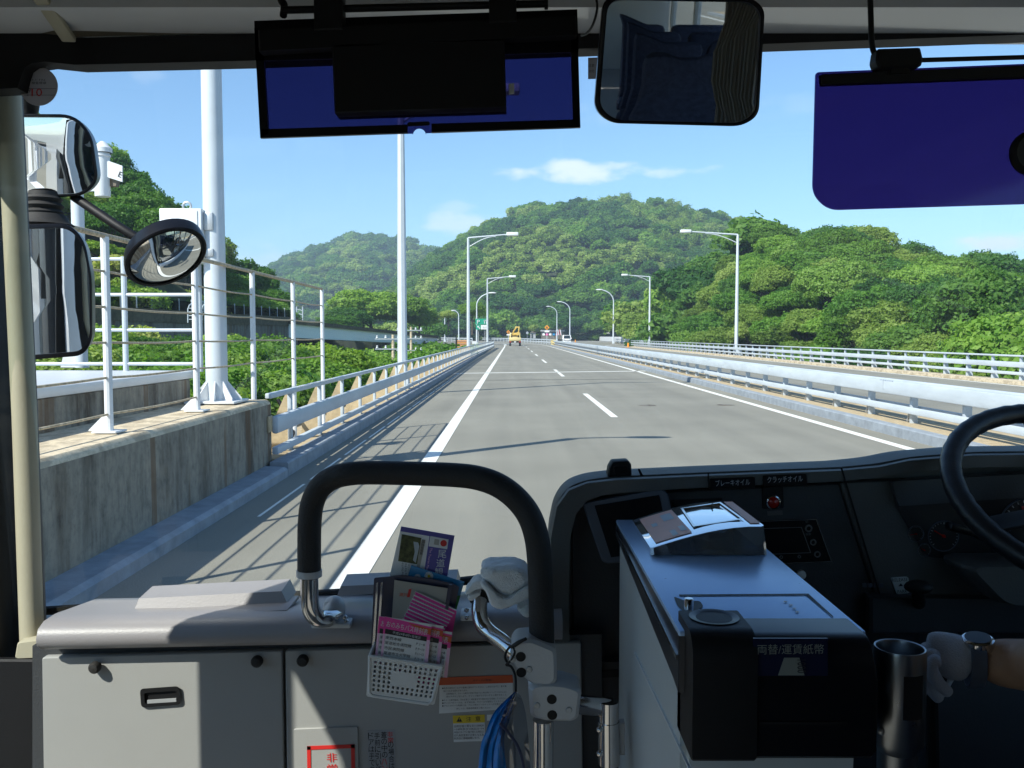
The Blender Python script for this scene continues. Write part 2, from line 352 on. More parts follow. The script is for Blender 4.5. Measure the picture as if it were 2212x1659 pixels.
M['dash3'] = mat('grey_plastic', (.085, .10, .13), .42, bump=.08, bscale=300); M['plateD'] = mat('grey_white_label', (.60, .66, .66), .5); M['wheel'] = mat('wheel_leather', (.013, .014, .017), .38, bump=.1, bscale=260)
M['post'] = mat('brushed_steel', (.25, .26, .27), .30, metal=1, rvar=.08, scale=40)

def milky(name, col, white, k):
    m = tinted(name, col, .20, .05); t = m.node_tree; o = [n for n in t.nodes if n.type == 'OUTPUT_MATERIAL'][0]; src = o.inputs[0].links[0].from_socket
    d = t.nodes.new('ShaderNodeBsdfDiffuse'); d.inputs[0].default_value = (*white, 1); mx_ = t.nodes.new('ShaderNodeMixShader'); mx_.inputs[0].default_value = k
    t.links.new(src, mx_.inputs[1]); t.links.new(d.outputs[0], mx_.inputs[2]); t.links.new(mx_.outputs[0], o.inputs[0]); return m
M['clear'] = milky('clear_plastic_tray', (.93, .95, .97), (.60, .68, .75), .06)
M['lidblack'] = mat('dark_lid_side', (.018, .020, .026), .3, spec=.5)
M['girder'] = mat('girder_white', (.86, .90, .93), .5, var=.05)
# ================================================================ OUTSIDE: ground, road
def curve_off(y): return -max(0.0, y - 150.0) ** 2 / 1500.0
SKY_A = [(300, 640), (480, 625), (560, 605), (600, 580), (640, 563), (690, 540), (730, 532), (765, 518), (790, 515), (830, 520), (880, 528), (940, 548), (1000, 575), (1100, 640), (1200, 720)]
SKY_B = [(740, 725), (800, 660), (850, 625), (900, 588), (960, 545), (1030, 497), (1090, 472), (1150, 450), (1230, 445), (1300, 440), (1345, 432), (1400, 440), (1480, 455), (1550, 467), (1610, 486), (1700, 530), (1900, 560), (2300, 600), (3000, 660)]
SKY_C = [(1330, 722), (1390, 690), (1420, 640), (1450, 608), (1500, 578), (1560, 548), (1620, 507), (1660, 490), (1740, 487), (1800, 484), (1860, 497), (1900, 520), (1960, 540), (2060, 553), (2130, 568), (2212, 586), (2600, 600), (4000, 560)]
SKY_D = [(-3000, -500), (-400, -120), (0, 180), (200, 300), (250, 345), (300, 372), (340, 395), (390, 440), (440, 500), (500, 560), (560, 625), (600, 690), (640, 722)]
def sky_t(tab, s):
    u = s * FP + CX; return (725 - np.interp(u, [a for a, _ in tab], [b for _, b in tab])) / FP
def hill(tab, foot, ridge, z0, s, y, tree, fall):
    zr = EYE + sky_t(tab, s) * ridge - tree
    up = z0 + (zr - z0) * np.clip((y - foot) / (ridge - foot), 0, 1) ** .8
    dn = zr - (y - ridge) * fall
    return np.where(y < ridge, np.maximum(up, -50) if np.isscalar(up) else up, dn)
def footC(s): return 24.5 / np.maximum(s, .06)
def ridgeC(s): return np.maximum(118, footC(s) + 48)
def height(x, y):
    x = np.asarray(x, float); y = np.asarray(y, float)
    yy = np.maximum(y, 4.0); s = x / yy
    z = np.full(x.shape, -9.0)
    z = np.where(x < -5, -6.2 + np.clip((-5 - x) / 19, 0, 1) * 4.6, z)
    z = z + (-.35 - z) * ss(128, 190, y)
    z = np.where(x < -26 , np.maximum(z, -1.6 + 0 * x), z)
    f = y > 20
    hD = hill(SKY_D, 58.0, 95.0, 3.0, s, yy, 7.0, .2)
    wallx = -26 + (yy - 55) * (3.4 / 35)
    z = np.where((x < wallx - .6) & (y > 15) & (y < 160), np.maximum(z, np.maximum(hD, 2.6)), z)
    fc = footC(s); hC = hill(SKY_C, fc, ridgeC(s), -6.0, s, yy, 7.0, .35)
    z = np.where((x > 22) & (yy > fc) & f, np.maximum(z, hC), z)
    hB = hill(SKY_B, 330.0, 560.0, -.3, s, yy, 6.3, .25); z = np.where(yy > 330, np.maximum(z, hB), z)
    hA = hill(SKY_A, 620.0, 1050.0, -.3, s, yy, 15.0, .2); z = np.where(yy > 620, np.maximum(z, hA), z)
    return z
def axis(lo, hi, n, k):
    t = np.linspace(-1, 1, n); g = np.sinh(t * k) / np.sinh(k)
    return np.where(g < 0, -g * lo, g * hi)
gx = np.sort(np.unique(np.concatenate([axis(-1600, 1600, 130, 5.0), np.arange(-60, 90, 2.5)])))
gy = np.sort(np.unique(np.concatenate([axis(-400, 1900, 120, 4.5), np.arange(0, 200, 3.0), np.arange(200, 1200, 14.0)])))
GX, GY = np.meshgrid(gx, gy); GZ = height(GX, GY)
nx, ny = len(gx), len(gy)
ids = np.arange(nx * ny).reshape(ny, nx)
fq = np.stack([ids[:-1, :-1], ids[:-1, 1:], ids[1:, 1:], ids[1:, :-1]], -1).reshape(-1, 4)
def npmesh(name, verts, quads):
    me = bpy.data.meshes.new(name); nv, nf = len(verts), len(quads); k = quads.shape[1]
    me.vertices.add(nv); me.vertices.foreach_set('co', np.asarray(verts, np.float32).ravel())
    me.loops.add(nf * k); me.loops.foreach_set('vertex_index', np.asarray(quads, np.int32).ravel())
    me.polygons.add(nf); me.polygons.foreach_set('loop_start', np.arange(0, nf * k, k, dtype=np.int32)); me.polygons.foreach_set('loop_total', np.full(nf, k, np.int32))
    me.update(); return me
gm = npmesh('ground', np.stack([GX, GY, GZ], -1).reshape(-1, 3), fq); gm.materials.append(M['soil'])
g_ = bpy.data.objects.new('ground', gm); COL.objects.link(g_); struct(g_)

def strip(mb, xa, xb, y0, y1, z, step=8, follow=True):   # a flat ribbon between two edges given as functions of y
    ys = np.arange(y0, y1 + .01, (y1 - y0) / max(1, round((y1 - y0) / step)))
    fa = xa if callable(xa) else (lambda y: xa); fb = xb if callable(xb) else (lambda y: xb)
    vs = []
    for y in ys:
        o = curve_off(y) if follow else 0
        vs += [V((fa(y) + o, y, z)), V((fb(y) + o, y, z))]
    mb.add(vs, [[2 * i, 2 * i + 1, 2 * i + 3, 2 * i + 2] for i in range(len(ys) - 1)], False)
def wide(y): return 20.0 + 11.5 * float(ss(140, 240, y)) - curve_off(y) * .9
b = MB(); strip(b, lambda y: -2.97 - 14 * float(ss(140, 175, y)), wide, -60, 470, 0.0); struct(b.build('road', M['asphalt']))
# deck edges under the road (bridge)
b = MB()
for x0, x1 in ((-4.4, -4.0), (19.9, 20.4)): b.box(((x0 + x1) / 2, 35, -.7), (x1 - x0, 200, 1.36))
b.box((8, 35, -1.1), (24.2, 200, .5)); struct(b.build('road_deck', M['dark_conc']))
# painted markings
mk = MB(); zp = .005
strip(mk, -1.34, -1.12, -40, 168, zp)
for a, q in (((-1.23, 168), (-1.3, 186)), ((-1.3, 186), (-1.9, 198)), ((-1.9, 198), (-4.4, 207)), ((-4.4, 207), (-9, 211))):
    mk.quad((a[0] - .2, a[1], zp), (a[0] + .2, a[1] + .3, zp), (q[0] + .2, q[1] + .6, zp), (q[0] - .2, q[1] - .3, zp))
strip(mk, 6.42, 6.62, -40, 420, zp)
y = 19.7 - 40
while y < 330:
    strip(mk, 2.26, 2.42, y, y + 8.2, zp, step=4); y += 20.2
strip(mk, 9.15, 9.3, -40, 420, zp); strip(mk, 18.6, 18.78, -40, 160, zp)
strip(mk, lambda y: wide(y) - 3.2 - (1 - float(ss(120, 200, y))) * 2.2, lambda y: wide(y) - 3.0 - (1 - float(ss(120, 200, y))) * 2.2, 120, 420, zp)
y = -20
while y < 330: strip(mk, 13.2, 13.36, y, y + 8.2, zp, step=4); y += 20.2
a_, b_ = P(985, 806, 45.0), P(1390, 798, 47.0)
mk.quad((-2.9, 43.3, zp), (7.0, 46.2, zp), (7.0, 46.75, zp), (-2.9, 43.8, zp))
mk.quad((-2.9, 152, zp), (6.4, 152.6, zp), (6.4, 153.1, zp), (-2.9, 152.5, zp))
y = 9.0
while y < 44: strip(mk, -2.62, -2.585, y, y + 2.0, zp); y += 2.35
struct(mk.build('road_markings', M['paint']))
b = MB(); b.quad((-2.9, 36.6, zp), (7.0, 38.0, zp), (7.0, 38.12, zp), (-2.9, 36.72, zp)); struct(b.build('road_joint', M['black']))
for (u, v) in ((1398, 876), (1567, 875)):      # drain / manhole scars
    p = P(u, v, 20); t = EYE / (EYE - p.z); p = V((p.x * t, p.y * t, zp))
    b = MB(); b.lathe([(.0, .004), (.22, .004), (.24, 0)], p, n=20); struct(b.build('road_manhole', M['dark_conc']))
# kerbs and strips
b = MB()
strip(b, -3.02, -2.96, -40, 140, .085, step=10)
b.prism([(-2.955, -40, 0), (-2.955, -40, .10), (-3.0, -40, .135), (-3.27, -40, .145), (-3.27, -40, 0)], (0, 51.6, 0))
b.prism([(-2.955, 11.62, 0), (-2.955, 11.62, .17), (-2.975, 11.62, .19), (-3.2, 11.62, .19), (-3.2, 11.62, 0)], (0, 135, 0))
struct(b.build('kerb', M['kerb']))
b = MB(); b.prism([(7.07, -40, 0), (7.07, -40, .17), (7.09, -40, .19), (7.28, -40, .19), (7.28, -40, 0)], (0, 205, 0)); struct(b.build('kerb', M['kerb']))
b = MB(); b.box((7.68, 62, .09), (.78, 205, .17)); b.box((8.45, 62, .06), (.76, 205, .12)); struct(b.build('kerb_strip', M['tan']))
b = MB(); b.box((-3.62, 81, .09), (.82, 138, .17)); b.box((-4.16, 81, .02), (.26, 138, .5)); struct(b.build('kerb_strip', M['tan']))
b = MB(); b.prism([(19.0, -40, 0), (19.0, -40, .14), (19.9, -40, .14), (19.9, -40, 0)], (0, 182, 0)); struct(b.build('kerb', M['conc_top']))

# ================================================================ near left parapet, railing, pole
t = thing('parapet_wall', 'stained grey concrete parapet wall beside the near lane, with a rusty railing on top', 'wall', (-3.6, 6, 0))
b = MB(); b.prism([(-3.25, -14, .0), (-3.25, -14, .94), (-4.12, -14, .94), (-4.12, -14, 0)], (0, 25.9, 0)); b.build('wall_face', M['conc'], t)
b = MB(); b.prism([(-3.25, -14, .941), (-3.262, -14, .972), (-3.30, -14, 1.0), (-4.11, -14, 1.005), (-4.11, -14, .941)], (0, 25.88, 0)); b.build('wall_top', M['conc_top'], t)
b = MB(); b.box((-3.235, 11.78, .68), (.03, .2, .22), .01); b.build('metal_plate', M['tan'], t)
t = thing('step_wall', 'dark concrete upstand behind the near parapet, capped with white metal sheet', 'wall', (-5, 6, 0))
b = MB(); b.box((-4.68, -1.2, .65), (1.14, 25.0, 1.32), .02); b.build('wall_face', M['conc'], t)
b = MB(); b.box((-5.35, -1.2, 1.36), (2.5, 25.4, .1), .02); b.build('cap_sheet', M['white'], t)
b = MB(); b.box((-6.6, -1.2, 0), (2.9, 25.0, 2.6)); b.build('back_block', M['dark_conc'], t)

t = thing('safety_railing', 'tall white railing of posts and rusty wires standing on the parapet wall', 'railing', (-3.55, 8, 1))
ry = [5.55, 7.77, 9.95, 12.15, 14.4, 16.6]; rz = [2.73, 2.42, 2.11, 1.80, 1.49, 1.17]
for i, y in enumerate([-5.5, -3.3, -1.1, 1.1, 3.3] + ry):
    zb = 1.01 if y < 11.9 else .18
    b = MB(); b.tube([(-3.55, y, zb), (-3.55, y, 2.72)], .036, 10); pst = b.build('post', M['white'], t)
    b = MB(); b.box((-3.55, y, zb + .008), (.22, .22, .016), .004); b.prism([(-3.55, y, zb + .01), (-3.74, y, zb + .012), (-3.55, y, zb + .2)], (0, .012, 0)); b.build('base_plate', M['white'], pst)
for k, z in enumerate(rz):
    r = .024 if k == 0 else .011
    pts = []; ya = -6.0
    allp = [-5.5, -3.3, -1.1, 1.1, 3.3] + ry
    if z < 1.3: allp = [q for q in allp if q < 12]
    for a, c in zip(allp[:-1], allp[1:]):
        for j in range(4):
            q = j / 4; pts.append((-3.55 + (.0 if k == 0 else .0), a + (c - a) * q, z - (.0 if k == 0 else .012 * 4 * q * (1 - q)) + random.uniform(-.002, .002)))
    pts.append((-3.55, allp[-1], z))
    b = MB(); b.tube(pts, r, 8); b.build('wire' if k else 'top_rail', M['rust'], t)

t = thing('cross_railing', 'short white railing across the end of the capped upstand', 'railing', (-5, 11.3, 1.4))
for x in (-6.4, -4.93, -3.98):
    b = MB(); b.tube([(x, 11.3, 1.40), (x, 11.3, 2.86)], .035, 10); b.build('post', M['rail'], t)
for z in (2.83, 2.38, 1.93, 1.50):
    b = MB(); b.tube([(-6.5, 11.3, z), (-3.98, 11.3, z)], .022, 8); b.build('rail', M['rail'], t)

PX, PY = -3.74, 11.2
t = thing('lighting_pole', 'thick white steel pole bolted on the parapet wall, taller than the windscreen shows', 'pole', (PX, PY, 1.0))
b = MB(); b.tube([(PX, PY, 1.02), (PX, PY, 3.0), (PX, PY, 6.0)], [.135, .132, .122], 28); b.build('shaft', M['pole'], t)
b = MB(); b.tube([(PX, PY, 5.98), (PX + .05, PY, 6.15), (PX + .5, PY, 6.3), (PX + .9, PY, 6.34)], [.06, .06, .05, .05], 12); b.build('arm', M['pole'], t)
b = MB(); b.ball((PX + 1.15, PY, 6.34), (.45, .16, .1), 16); b.build('lamp_head', M['pole'], t)
b = MB(); b.box((PX, PY, 1.03), (.62, .62, .03), .006); b.build('base_plate', M['white'], t)
for k in range(8):
    a = k * pi / 4 + .2; d = V((cos(a), sin(a), 0)); c = V((PX, PY, 1.045))
    b = MB(); b.prism([c + d * .12, c + d * .30, c + d * .30 + V((0, 0, .03)), c + d * .12 + V((0, 0, .26))], d.cross(V((0, 0, 1))) * .014); b.build('gusset', M['white'], t)
t = thing('pole_cabinet', 'white steel cabinet with a lifting eye, strapped to the thick white pole', 'cabinet', (-4.25, 11.35, 2.9))
ca, cb = P(344, 450, 11.0), P(437, 566, 11.0)
b = MB(); b.box(((ca.x + cb.x) / 2, 11.2, (ca.z + cb.z) / 2), (cb.x - ca.x, .42, ca.z - cb.z), .012); bd = b.build('body', M['white'], t)
b = MB(); b.box(((ca.x + cb.x) / 2 - .01, 10.985, (ca.z + cb.z) / 2), (cb.x - ca.x - .07, .012, ca.z - cb.z - .06), .004); b.build('door', M['white'], t)
b = MB(); c = V((ca.x + .27, 11.2, ca.z + .055)); b.tube([c + V((cos(q), 0, sin(q))) * .05 for q in np.linspace(0, 2 * pi, 18)], .014, 8, False); b.tube([c - V((0, 0, .09)), c - V((0, 0, .04))], .022, 8); b.build('lifting_eye', M['steel'], t)
b = MB(); b.box((cb.x + .06, 11.2, ca.z - .15), (.12, .3, .22), .01); b.build('mounting_bracket', M['steel'], t)
b = MB(); b.box((cb.x + .06, 11.2, cb.z + .12), (.12, .3, .1), .01); b.build('mounting_bracket', M['steel'], t)

t = thing('sign_column', 'white column carrying a lantern housing with conical cap, beside the near hillside', 'column', (-5.9, 12.2, 1.4))
a = P(168, 470, 12.2); b = MB(); b.tube([(a.x, 12.2, 1.42), (a.x, 12.2, P(168, 408, 12.2).z)], .083, 16); b.build('shaft', M['pole'], t)
b = MB(); b.prism([(a.x - .3, 12.2, 1.415), (a.x + .02, 12.2, 1.415), (a.x - .08, 12.2, 1.8), (a.x - .2, 12.2, 1.8)], (0, .2, 0), .01); b.build('base_plinth', M['white'], t)
c0, c1, c2 = P(222, 425, 12.0), P(222, 335, 12.0), P(222, 306, 12.0)
b = MB(); b.lathe([(.0, 0), (.098, 0), (.10, .01), (.10, c1.z - c0.z - .03), (.115, c1.z - c0.z - .02), (.115, c1.z - c0.z), (.10, c1.z - c0.z), (.10, c1.z - c0.z + .025)], c0, n=24); b.build('lantern_housing', M['white'], t)
b = MB(); b.lathe([(.12, 0), (.12, .06), (.03, c2.z - c1.z - .03), (0, c2.z - c1.z - .02)], c1 + V((0, 0, .03)), n=24); b.build('conical_cap', M['white'], t)
b = MB(); b.bar(V((a.x, 12.15, c0.z + .12)), V((c0.x, 12.0, c0.z + .12)), .05, .08); b.build('bracket', M['pole'], t)
b = MB(); b.px([(230, 346), (264, 358), (264, 393), (230, 382)], 11.95, .02); sp = b.build('sign_panel', M['white'], t)
b = MB(); ptext(b, 'E', (254, 381), (261, 384), 12, 11.944); b.build('lettering', M['ink'], sp)
b = MB(); b.px([(231, 383), (252, 390), (250, 402), (233, 402)], 12.0, .1); b.build('speaker_box', M['dark_conc'], t)

# ================================================================ guard rails on the bridge
t = thing('bridge_guardrail', 'white steel bridge rail with sloped post plates along the left kerb', 'guardrail', (-3.3, 12, 0))
def lx(y): return -3.27 + .45 * float(ss(60, 135, y))
ys = []; y = 13.0
while y < 134: ys.append(y); y += 2.0
for i, y in enumerate(ys):
    x = lx(y); b = MB()
    b.box((x, y, .60), (.055, .10, .88), .008 if y < 40 else 0); pst = b.build('post', M['rail'], t)
    if y < 70:
        b = MB(); b.prism([(x - .03, y - .03, .17), (x - .31, y - .03, .17), (x - .29, y - .03, .5), (x - .06, y - .03, 1.0), (x - .03, y - .03, 1.0)], (0, .05, 0)); b.build('post_plate', M['tan'], pst)
def rail_run(name, zc, w, h, r, xo, m=None, z1=None):
    b = MB(); k = list(range(0, len(ys), 4)) + [len(ys) - 1]
    for i, j in zip(k[:-1], k[1:]):
        b.bar((lx(ys[i]) + xo, ys[i] - (1.15 if i == 0 else 0), zc), (lx(ys[j]) + xo, ys[j] + .0, zc), w, h, r=r)
    b.build(name, m or M['rail'], t)
rail_run('top_rail', 1.05, .09, .07, .012, 0); rail_run('beam', .66, .10, .24, .035, .08); rail_run('lower_rail', .31, .09, .10, .015, .08)
b = MB(); b.box((lx(134), 134.3, .6), (.2, .3, .95), .05); b.build('end_cap', M['rail'], t)
b = MB()
for y in np.arange(13.2, 16, .12): b.box((-3.2, y, .995 if 0 else 1.09), (.02, .03, .012))
b.build('bolt', M['steel'], t)

t = thing('median_barrier', 'double sided white steel barrier along the raised median strip', 'guardrail', (7.75, 20, 0))
ym = []; y = 5.0
while y < 160: ym.append(y); y += 2.0
for y in ym:
    b = MB(); b.box((7.74, y, .56), (.13, .09, .78), .008 if y < 30 else 0); pst = b.build('post', M['rail'], t)
    if y < 60: b = MB(); b.box((7.74, y + .1, .81), (.22, .14, .05)); b.bar((7.69, y + .05, .40), (7.69, y + .16, .20), .02, .05); b.build('bracket', M['steel'], pst)
for x, xn in ((7.58, 'near'), (7.92, 'far')):
    b = MB(); b.bar((x, 4, .83), (x, 161, .83), .11, .27, r=.03); b.build('beam', M['rail'], t)
    b = MB(); b.bar((x + (.03 if xn == 'near' else -.03), 4, .43), (x + (.03 if xn == 'near' else -.03), 161, .43), .06, .13, r=.015); b.build('lower_rail', M['rail'], t)
    if xn == 'near':
        b = MB()
        for y0 in np.arange(9.5, 120, 8.0):
            for q in range(6): b.box((x - .05, y0 + q * .11, .972), (.03, .04, .014))
            b.box((x - .057, y0 + .4, .87), (.012, .06, .17))
        b.build('splice_bolt', M['rail'], t)

t = thing('outer_guardrail', 'white three-rail bridge railing along the far right edge before the woods', 'guardrail', (19.6, 40, 0))
yr = []; y = 18.0
while y < 144: yr.append(y); y += 2.0
for y in yr:
    b = MB(); b.box((19.55, y, .60), (.06, .09, .96), 0); b.prism([(19.58, y - .03, .14), (19.80, y - .03, .14), (19.6, y - .03, 1.05), (19.58, y - .03, 1.05)], (0, .06, 0)); b.build('post', M['rail'], t)
for z, w, h, nm in ((1.08, .09, .07, 'top_rail'), (.74, .1, .21, 'beam'), (.40, .08, .12, 'lower_rail')):
    b = MB(); b.bar((19.5, 16, z), (19.5, 145, z), w, h, r=.02); b.build(nm, M['rail'], t)

# far rails swinging left where the road bends
def bent_rail(name, label, xf, y0, y1, zs, step, m=None, plate=None):
    t = thing(name, label, 'guardrail' if plate is None else 'barrier', (xf(y0) + curve_off(y0), y0, 0))
    yy = np.arange(y0, y1, step)
    for a, c in zip(yy[:-1], yy[1:]):
        pa = V((xf(a) + curve_off(a), a, 0)); pc = V((xf(c) + curve_off(c), c, 0))
        if plate is None:
            bb = MB(); bb.box(pa + V((0, 0, .5)), (.12, .12, 1.0)); bb.build('post', M['rail'], t)
    for z, h in zs:
        bb = MB()
        for a, c in zip(yy[:-1], yy[1:]): bb.bar((xf(a) + curve_off(a), a, z), (xf(c) + curve_off(c), c, z), .12 if plate is None else plate, h)
        bb.build('rail' if plate is None else 'panel', m or M['rail'], t)
    return t
bent_rail('curved_guardrail', 'distant white guard rail sweeping left where the median ends', lambda y: 8.3, 164, 420, ((1.0, .25), (.5, .2)), 6)
bent_rail('curved_guardrail', 'farthest white guard rail crossing behind the yellow truck', lambda y: -4 - (y - 180) * .08, 215, 400, ((1.15, .3), (.6, .25)), 8)
bent_rail('concrete_barrier', 'long white concrete barrier below the grey noise wall', lambda y: 31.6 - curve_off(y), 235, 440, ((.75, 1.5),), 12, M['white'], .4)
bent_rail('curved_guardrail', 'short low guard rail between the bridge railing and the concrete barrier', lambda y: 21.5 + (y - 146) * .115, 146, 236, ((.95, .25), (.45, .2)), 5)
t = thing('noise_wall', 'grey panelled noise wall standing behind the white concrete barrier', 'wall', (36, 350, 0))
for i in range(9):
    b = MB(); a = V((24.0 + i * 1.75, 352 - i * 3.0, 0)); c = a + V((1.72, -3.0, 0)); b.bar(a + V((0, 0, 1.9)), c + V((0, 0, 1.9)), .15, 2.6); b.build('wall_panel', M['grey'], t)

# crash cushion at the median end
t = thing('crash_cushion', 'pale yellow crash cushion of slatted panels at the end of the median barrier', 'crash cushion', (8, 163, 0))
for i in range(9):
    b = MB(); b.box((7.75 + .04 * i, 162 + i * 2.1, .55), (.5, .25, 1.0)); b.build('post', M['yep'], t)
for z in (1.0, .55):
    b = MB(); b.bar((7.7, 161.5, z), (8.1, 180, z), .6, .16); b.build('rail', M['yep'], t)

# ================================================================ lamps
def lamp(u, vb, vt, uh, Y, x=None, kind='flat', label='', r=.15, z0=0.0):
    x = P(u, 725, Y).x if x is None else x
    zt = P(u, vt, Y).z; xh = P(uh, vt, Y).x; dirx = 1 if xh > x else -1
    t = thing('street_lamp', label, 'street lamp', (x, Y, z0), 'street lamps along the highway')
    n = 8
    if kind == 'flat':
        b = MB(); b.tube([(x, Y, z0), (x, Y, z0 + (zt - z0) * .5), (x, Y, zt)], [r, r * .86, r * .62], n); b.build('pole', M['pole'], t, sharp=30)
        b = MB(); b.tube([(x, Y, zt), (xh - dirx * .3, Y, zt + .28)], [r * .5, r * .35], 6); b.build('arm', M['pole'], t)
        b = MB(); b.tube([(x, Y, zt - .75)] + [(x + (xh - x) * .62 * q, Y, zt - .75 + .86 * sin(q * pi / 2)) for q in np.linspace(.1, 1, 8)], r * .25, 6); b.build('brace', M['pole'], t)
        b = MB(); b.box((xh, Y, zt + .3), (.95, .5, .28), .06); b.build('lamp_head', M['white'], t)
    else:
        R_ = abs(xh - x); pts = [(x, Y, z0), (x, Y, zt - R_ * .8)]
        pts += [(x + dirx * R_ * (1 - cos(q)), Y, zt - R_ * .8 + R_ * .8 * sin(q)) for q in np.linspace(.1, pi / 2 * .92, 10)]
        b = MB(); b.tube(pts, [r] + [r * .62] * (len(pts) - 1), n); b.build('pole', M['pole'], t, sharp=60)
        b = MB(); b.ball((xh - dirx * .1, Y, zt + .02), (.85, .3, .16), 10); b.build('lamp_head', M['white'], t)
    b = MB(); b.box((x, Y, z0 + .3), (r * 2.6, r * 2.6, .5), .03); b.build('base_box', M['pole'], t)
    return t
lamp(869, 800, 214, 1090, 28.0, label='nearest octagonal street lamp behind the left bridge rail, its top hidden by the sun visor', r=.16)
lamp(1012, 760, 514, 1107, 71, label='straight armed street lamp on the left, in front of the green parking sign')
lamp(1053, 745, 602, 1107, 121, label='straight armed street lamp on the left overlapping the green parking sign')
lamp(1577, 770, 507, 1481, 79.6, x=20.15, label='nearest straight armed street lamp on the right bridge railing', r=.17)
lamp(1403, 745, 598, 1349, 136.7, x=21.2, label='straight armed street lamp at the far end of the right bridge railing', r=.17)
LR = 'curved arm street lamp '
lamp(1325, 727, 626, 1294, 192, kind='bent', label=LR + 'on the right above the end of the grey noise wall', r=.2)
lamp(1231, 720, 652, 1208, 258, kind='bent', label=LR + 'rising behind the white van', r=.2)
lamp(1203, 718, 662, 1184, 299, kind='bent', label=LR + 'just to the right of the orange diamond sign', r=.2)
lamp(1168, 717, 668, 1152, 335, kind='bent', label=LR + 'just to the left of the orange diamond sign', r=.2)
lamp(1118, 712, 677, 1102, 400, kind='bent', label=LR + 'directly above the excavator on the truck', r=.2)
lamp(1095, 720, 686, 1081, 470, kind='bent', label=LR + 'smallest and farthest, left of the truck', r=.2)
lamp(1030, 728, 633, 1064, 165, kind='bent', label=LR + 'leaning over the road behind the parking sign', r=.18)
lamp(991, 728, 671, 978, 230, kind='bent', label=LR + 'left of the parking sign, turned away from the road', r=.2)
lamp(961, 730, 683, 968, 250, kind='bent', label=LR + 'farthest left, among the roadside shrubs', r=.2)

# ================================================================ signs and far things
def board(mb, u0, v0, u1, v1, Y, d=.08): mb.px([(u0, v0), (u1, v0), (u1, v1), (u0, v1)], Y, d)
t = thing('parking_sign', 'green service area sign with white P, fork and knife, and an arrow panel below', 'road sign', P(1040, 725, 152))
b = MB(); board(b, 1027, 688.5, 1055, 701, 152); up = b.build('upper_panel', M['sgreen'], t)
b = MB(); board(b, 1028, 702, 1038.5, 712, 152); lp = b.build('arrow_panel', M['sgreen'], t)
b = MB(); board(b, 1038.8, 702, 1055, 711.5, 152); tp = b.build('name_panel', M['plateW'], t)
b = MB(); ptext(b, 'P', (1030.5, 699), (1036.5, 699), 8, 151.9)
for uu in (1046, 1050): b.px([(uu, 691), (uu + 1.3, 691), (uu + 1.3, 699), (uu, 699)], 151.9, .02); b.px([(uu - .8, 691), (uu + 2, 691), (uu + 2, 694), (uu - .8, 694)], 151.9, .02)
b.build('lettering', M['white'], up)
b = MB(); b.px([(1031, 704), (1035, 704), (1034, 705.3), (1037.4, 709.6), (1036, 710.8), (1032.6, 706.5), (1031, 708)], 151.9, .02); b.build('arrow', M['white'], lp)
b = MB(); ptext(b, '大浜', (1042, 709), (1052, 709), 4.5, 151.9); b.build('lettering', M['grey'], tp)
q = P(1040, 700, 152.2); b = MB(); b.tube([(q.x - .5, 152.3, 0), (q.x - .5, 152.3, P(1040, 690, 152).z)], .07, 8); b.tube([(q.x + .6, 152.3, 0), (q.x + .6, 152.3, P(1040, 690, 152).z)], .07, 8); b.build('post', M['steel'], t)
def diamond(u, v, r, Y, vb, label):
    t = thing('diamond_sign', label, 'road sign', P(u, 725, Y))
    b = MB(); b.px(rp([(u, v - r), (u + r, v), (u, v + r), (u - r, v)], r * .2, 3), Y, .05); p = b.build('diamond_panel', M['orange2'], t)
    b = MB(); b.px([(u - r * .3, v - r * .4), (u - r * .1, v - r * .4), (u - r * .1, v + r * .4), (u - r * .3, v + r * .4)], Y - .06, .02); b.px([(u + r * .1, v - r * .4), (u + r * .3, v - r * .1), (u + r * .3, v + r * .4), (u + r * .1, v + r * .4)], Y - .06, .02); b.build('symbol', M['ink'], p)
    b = MB(); board(b, u - r * .9, v + r * 1.15, u + r * .9, v + r * 1.8, Y, .05); b.build('text_plate', M['plateW'], t)
    q = P(u, v, Y + .1); b = MB(); b.tube([(q.x, q.y, 0), (q.x, q.y, q.z)], .06, 8); b.build('post', M['white'], t)
M['orange2'] = mat('orange_sign', (.75, .28, .01), .45)
diamond(1181.5, 707.5, 5.6, 230, 735, 'orange diamond warning sign beside the far median, the larger of two')
diamond(1098, 717, 4.2, 262, 730, 'small orange diamond warning sign just left of the truck')
t = thing('round_sign', 'grey round sign seen from behind, between the truck and the hut', 'road sign', P(1139, 725, 285))
b = MB(); q = P(1139, 719, 285); b.lathe([(0, 0), (.42, 0), (.42, .05), (0, .05)], q, (0, 1, 0)); b.build('disc', M['steel'], t)
b = MB(); b.tube([(q.x, 285.1, -.3), (q.x, 285.1, q.z)], .05, 8); b.build('post', M['steel'], t)
t = thing('gantry_sign', 'tall grey slatted sign back among the trees left of the right lamp', 'road sign', P(1371, 725, 200))
b = MB()
for k in range(5): board(b, 1362.5, 689.5 + k * 3.2, 1381, 692 + k * 3.2, 200, .1)
b.build('sign_panel', M['steel'], t)
b = MB(); q = P(1369, 700, 200.2); b.tube([(q.x, 200.2, -.3), (q.x, 200.2, P(1369, 690, 200).z)], .09, 8); b.build('post', M['steel'], t)
t = thing('warning_triangle', 'back of a triangular road sign low beside the trees on the right', 'road sign', P(1375, 725, 195))
b = MB(); b.px([(1371, 713), (1379.5, 713), (1376, 702)], 195, .05); b.build('triangle_panel', M['steel'], t)
b = MB(); q = P(1376, 710, 195.1); b.tube([(q.x, q.y, -.3), (q.x, q.y, q.z)], .05, 8); b.build('post', M['steel'], t)
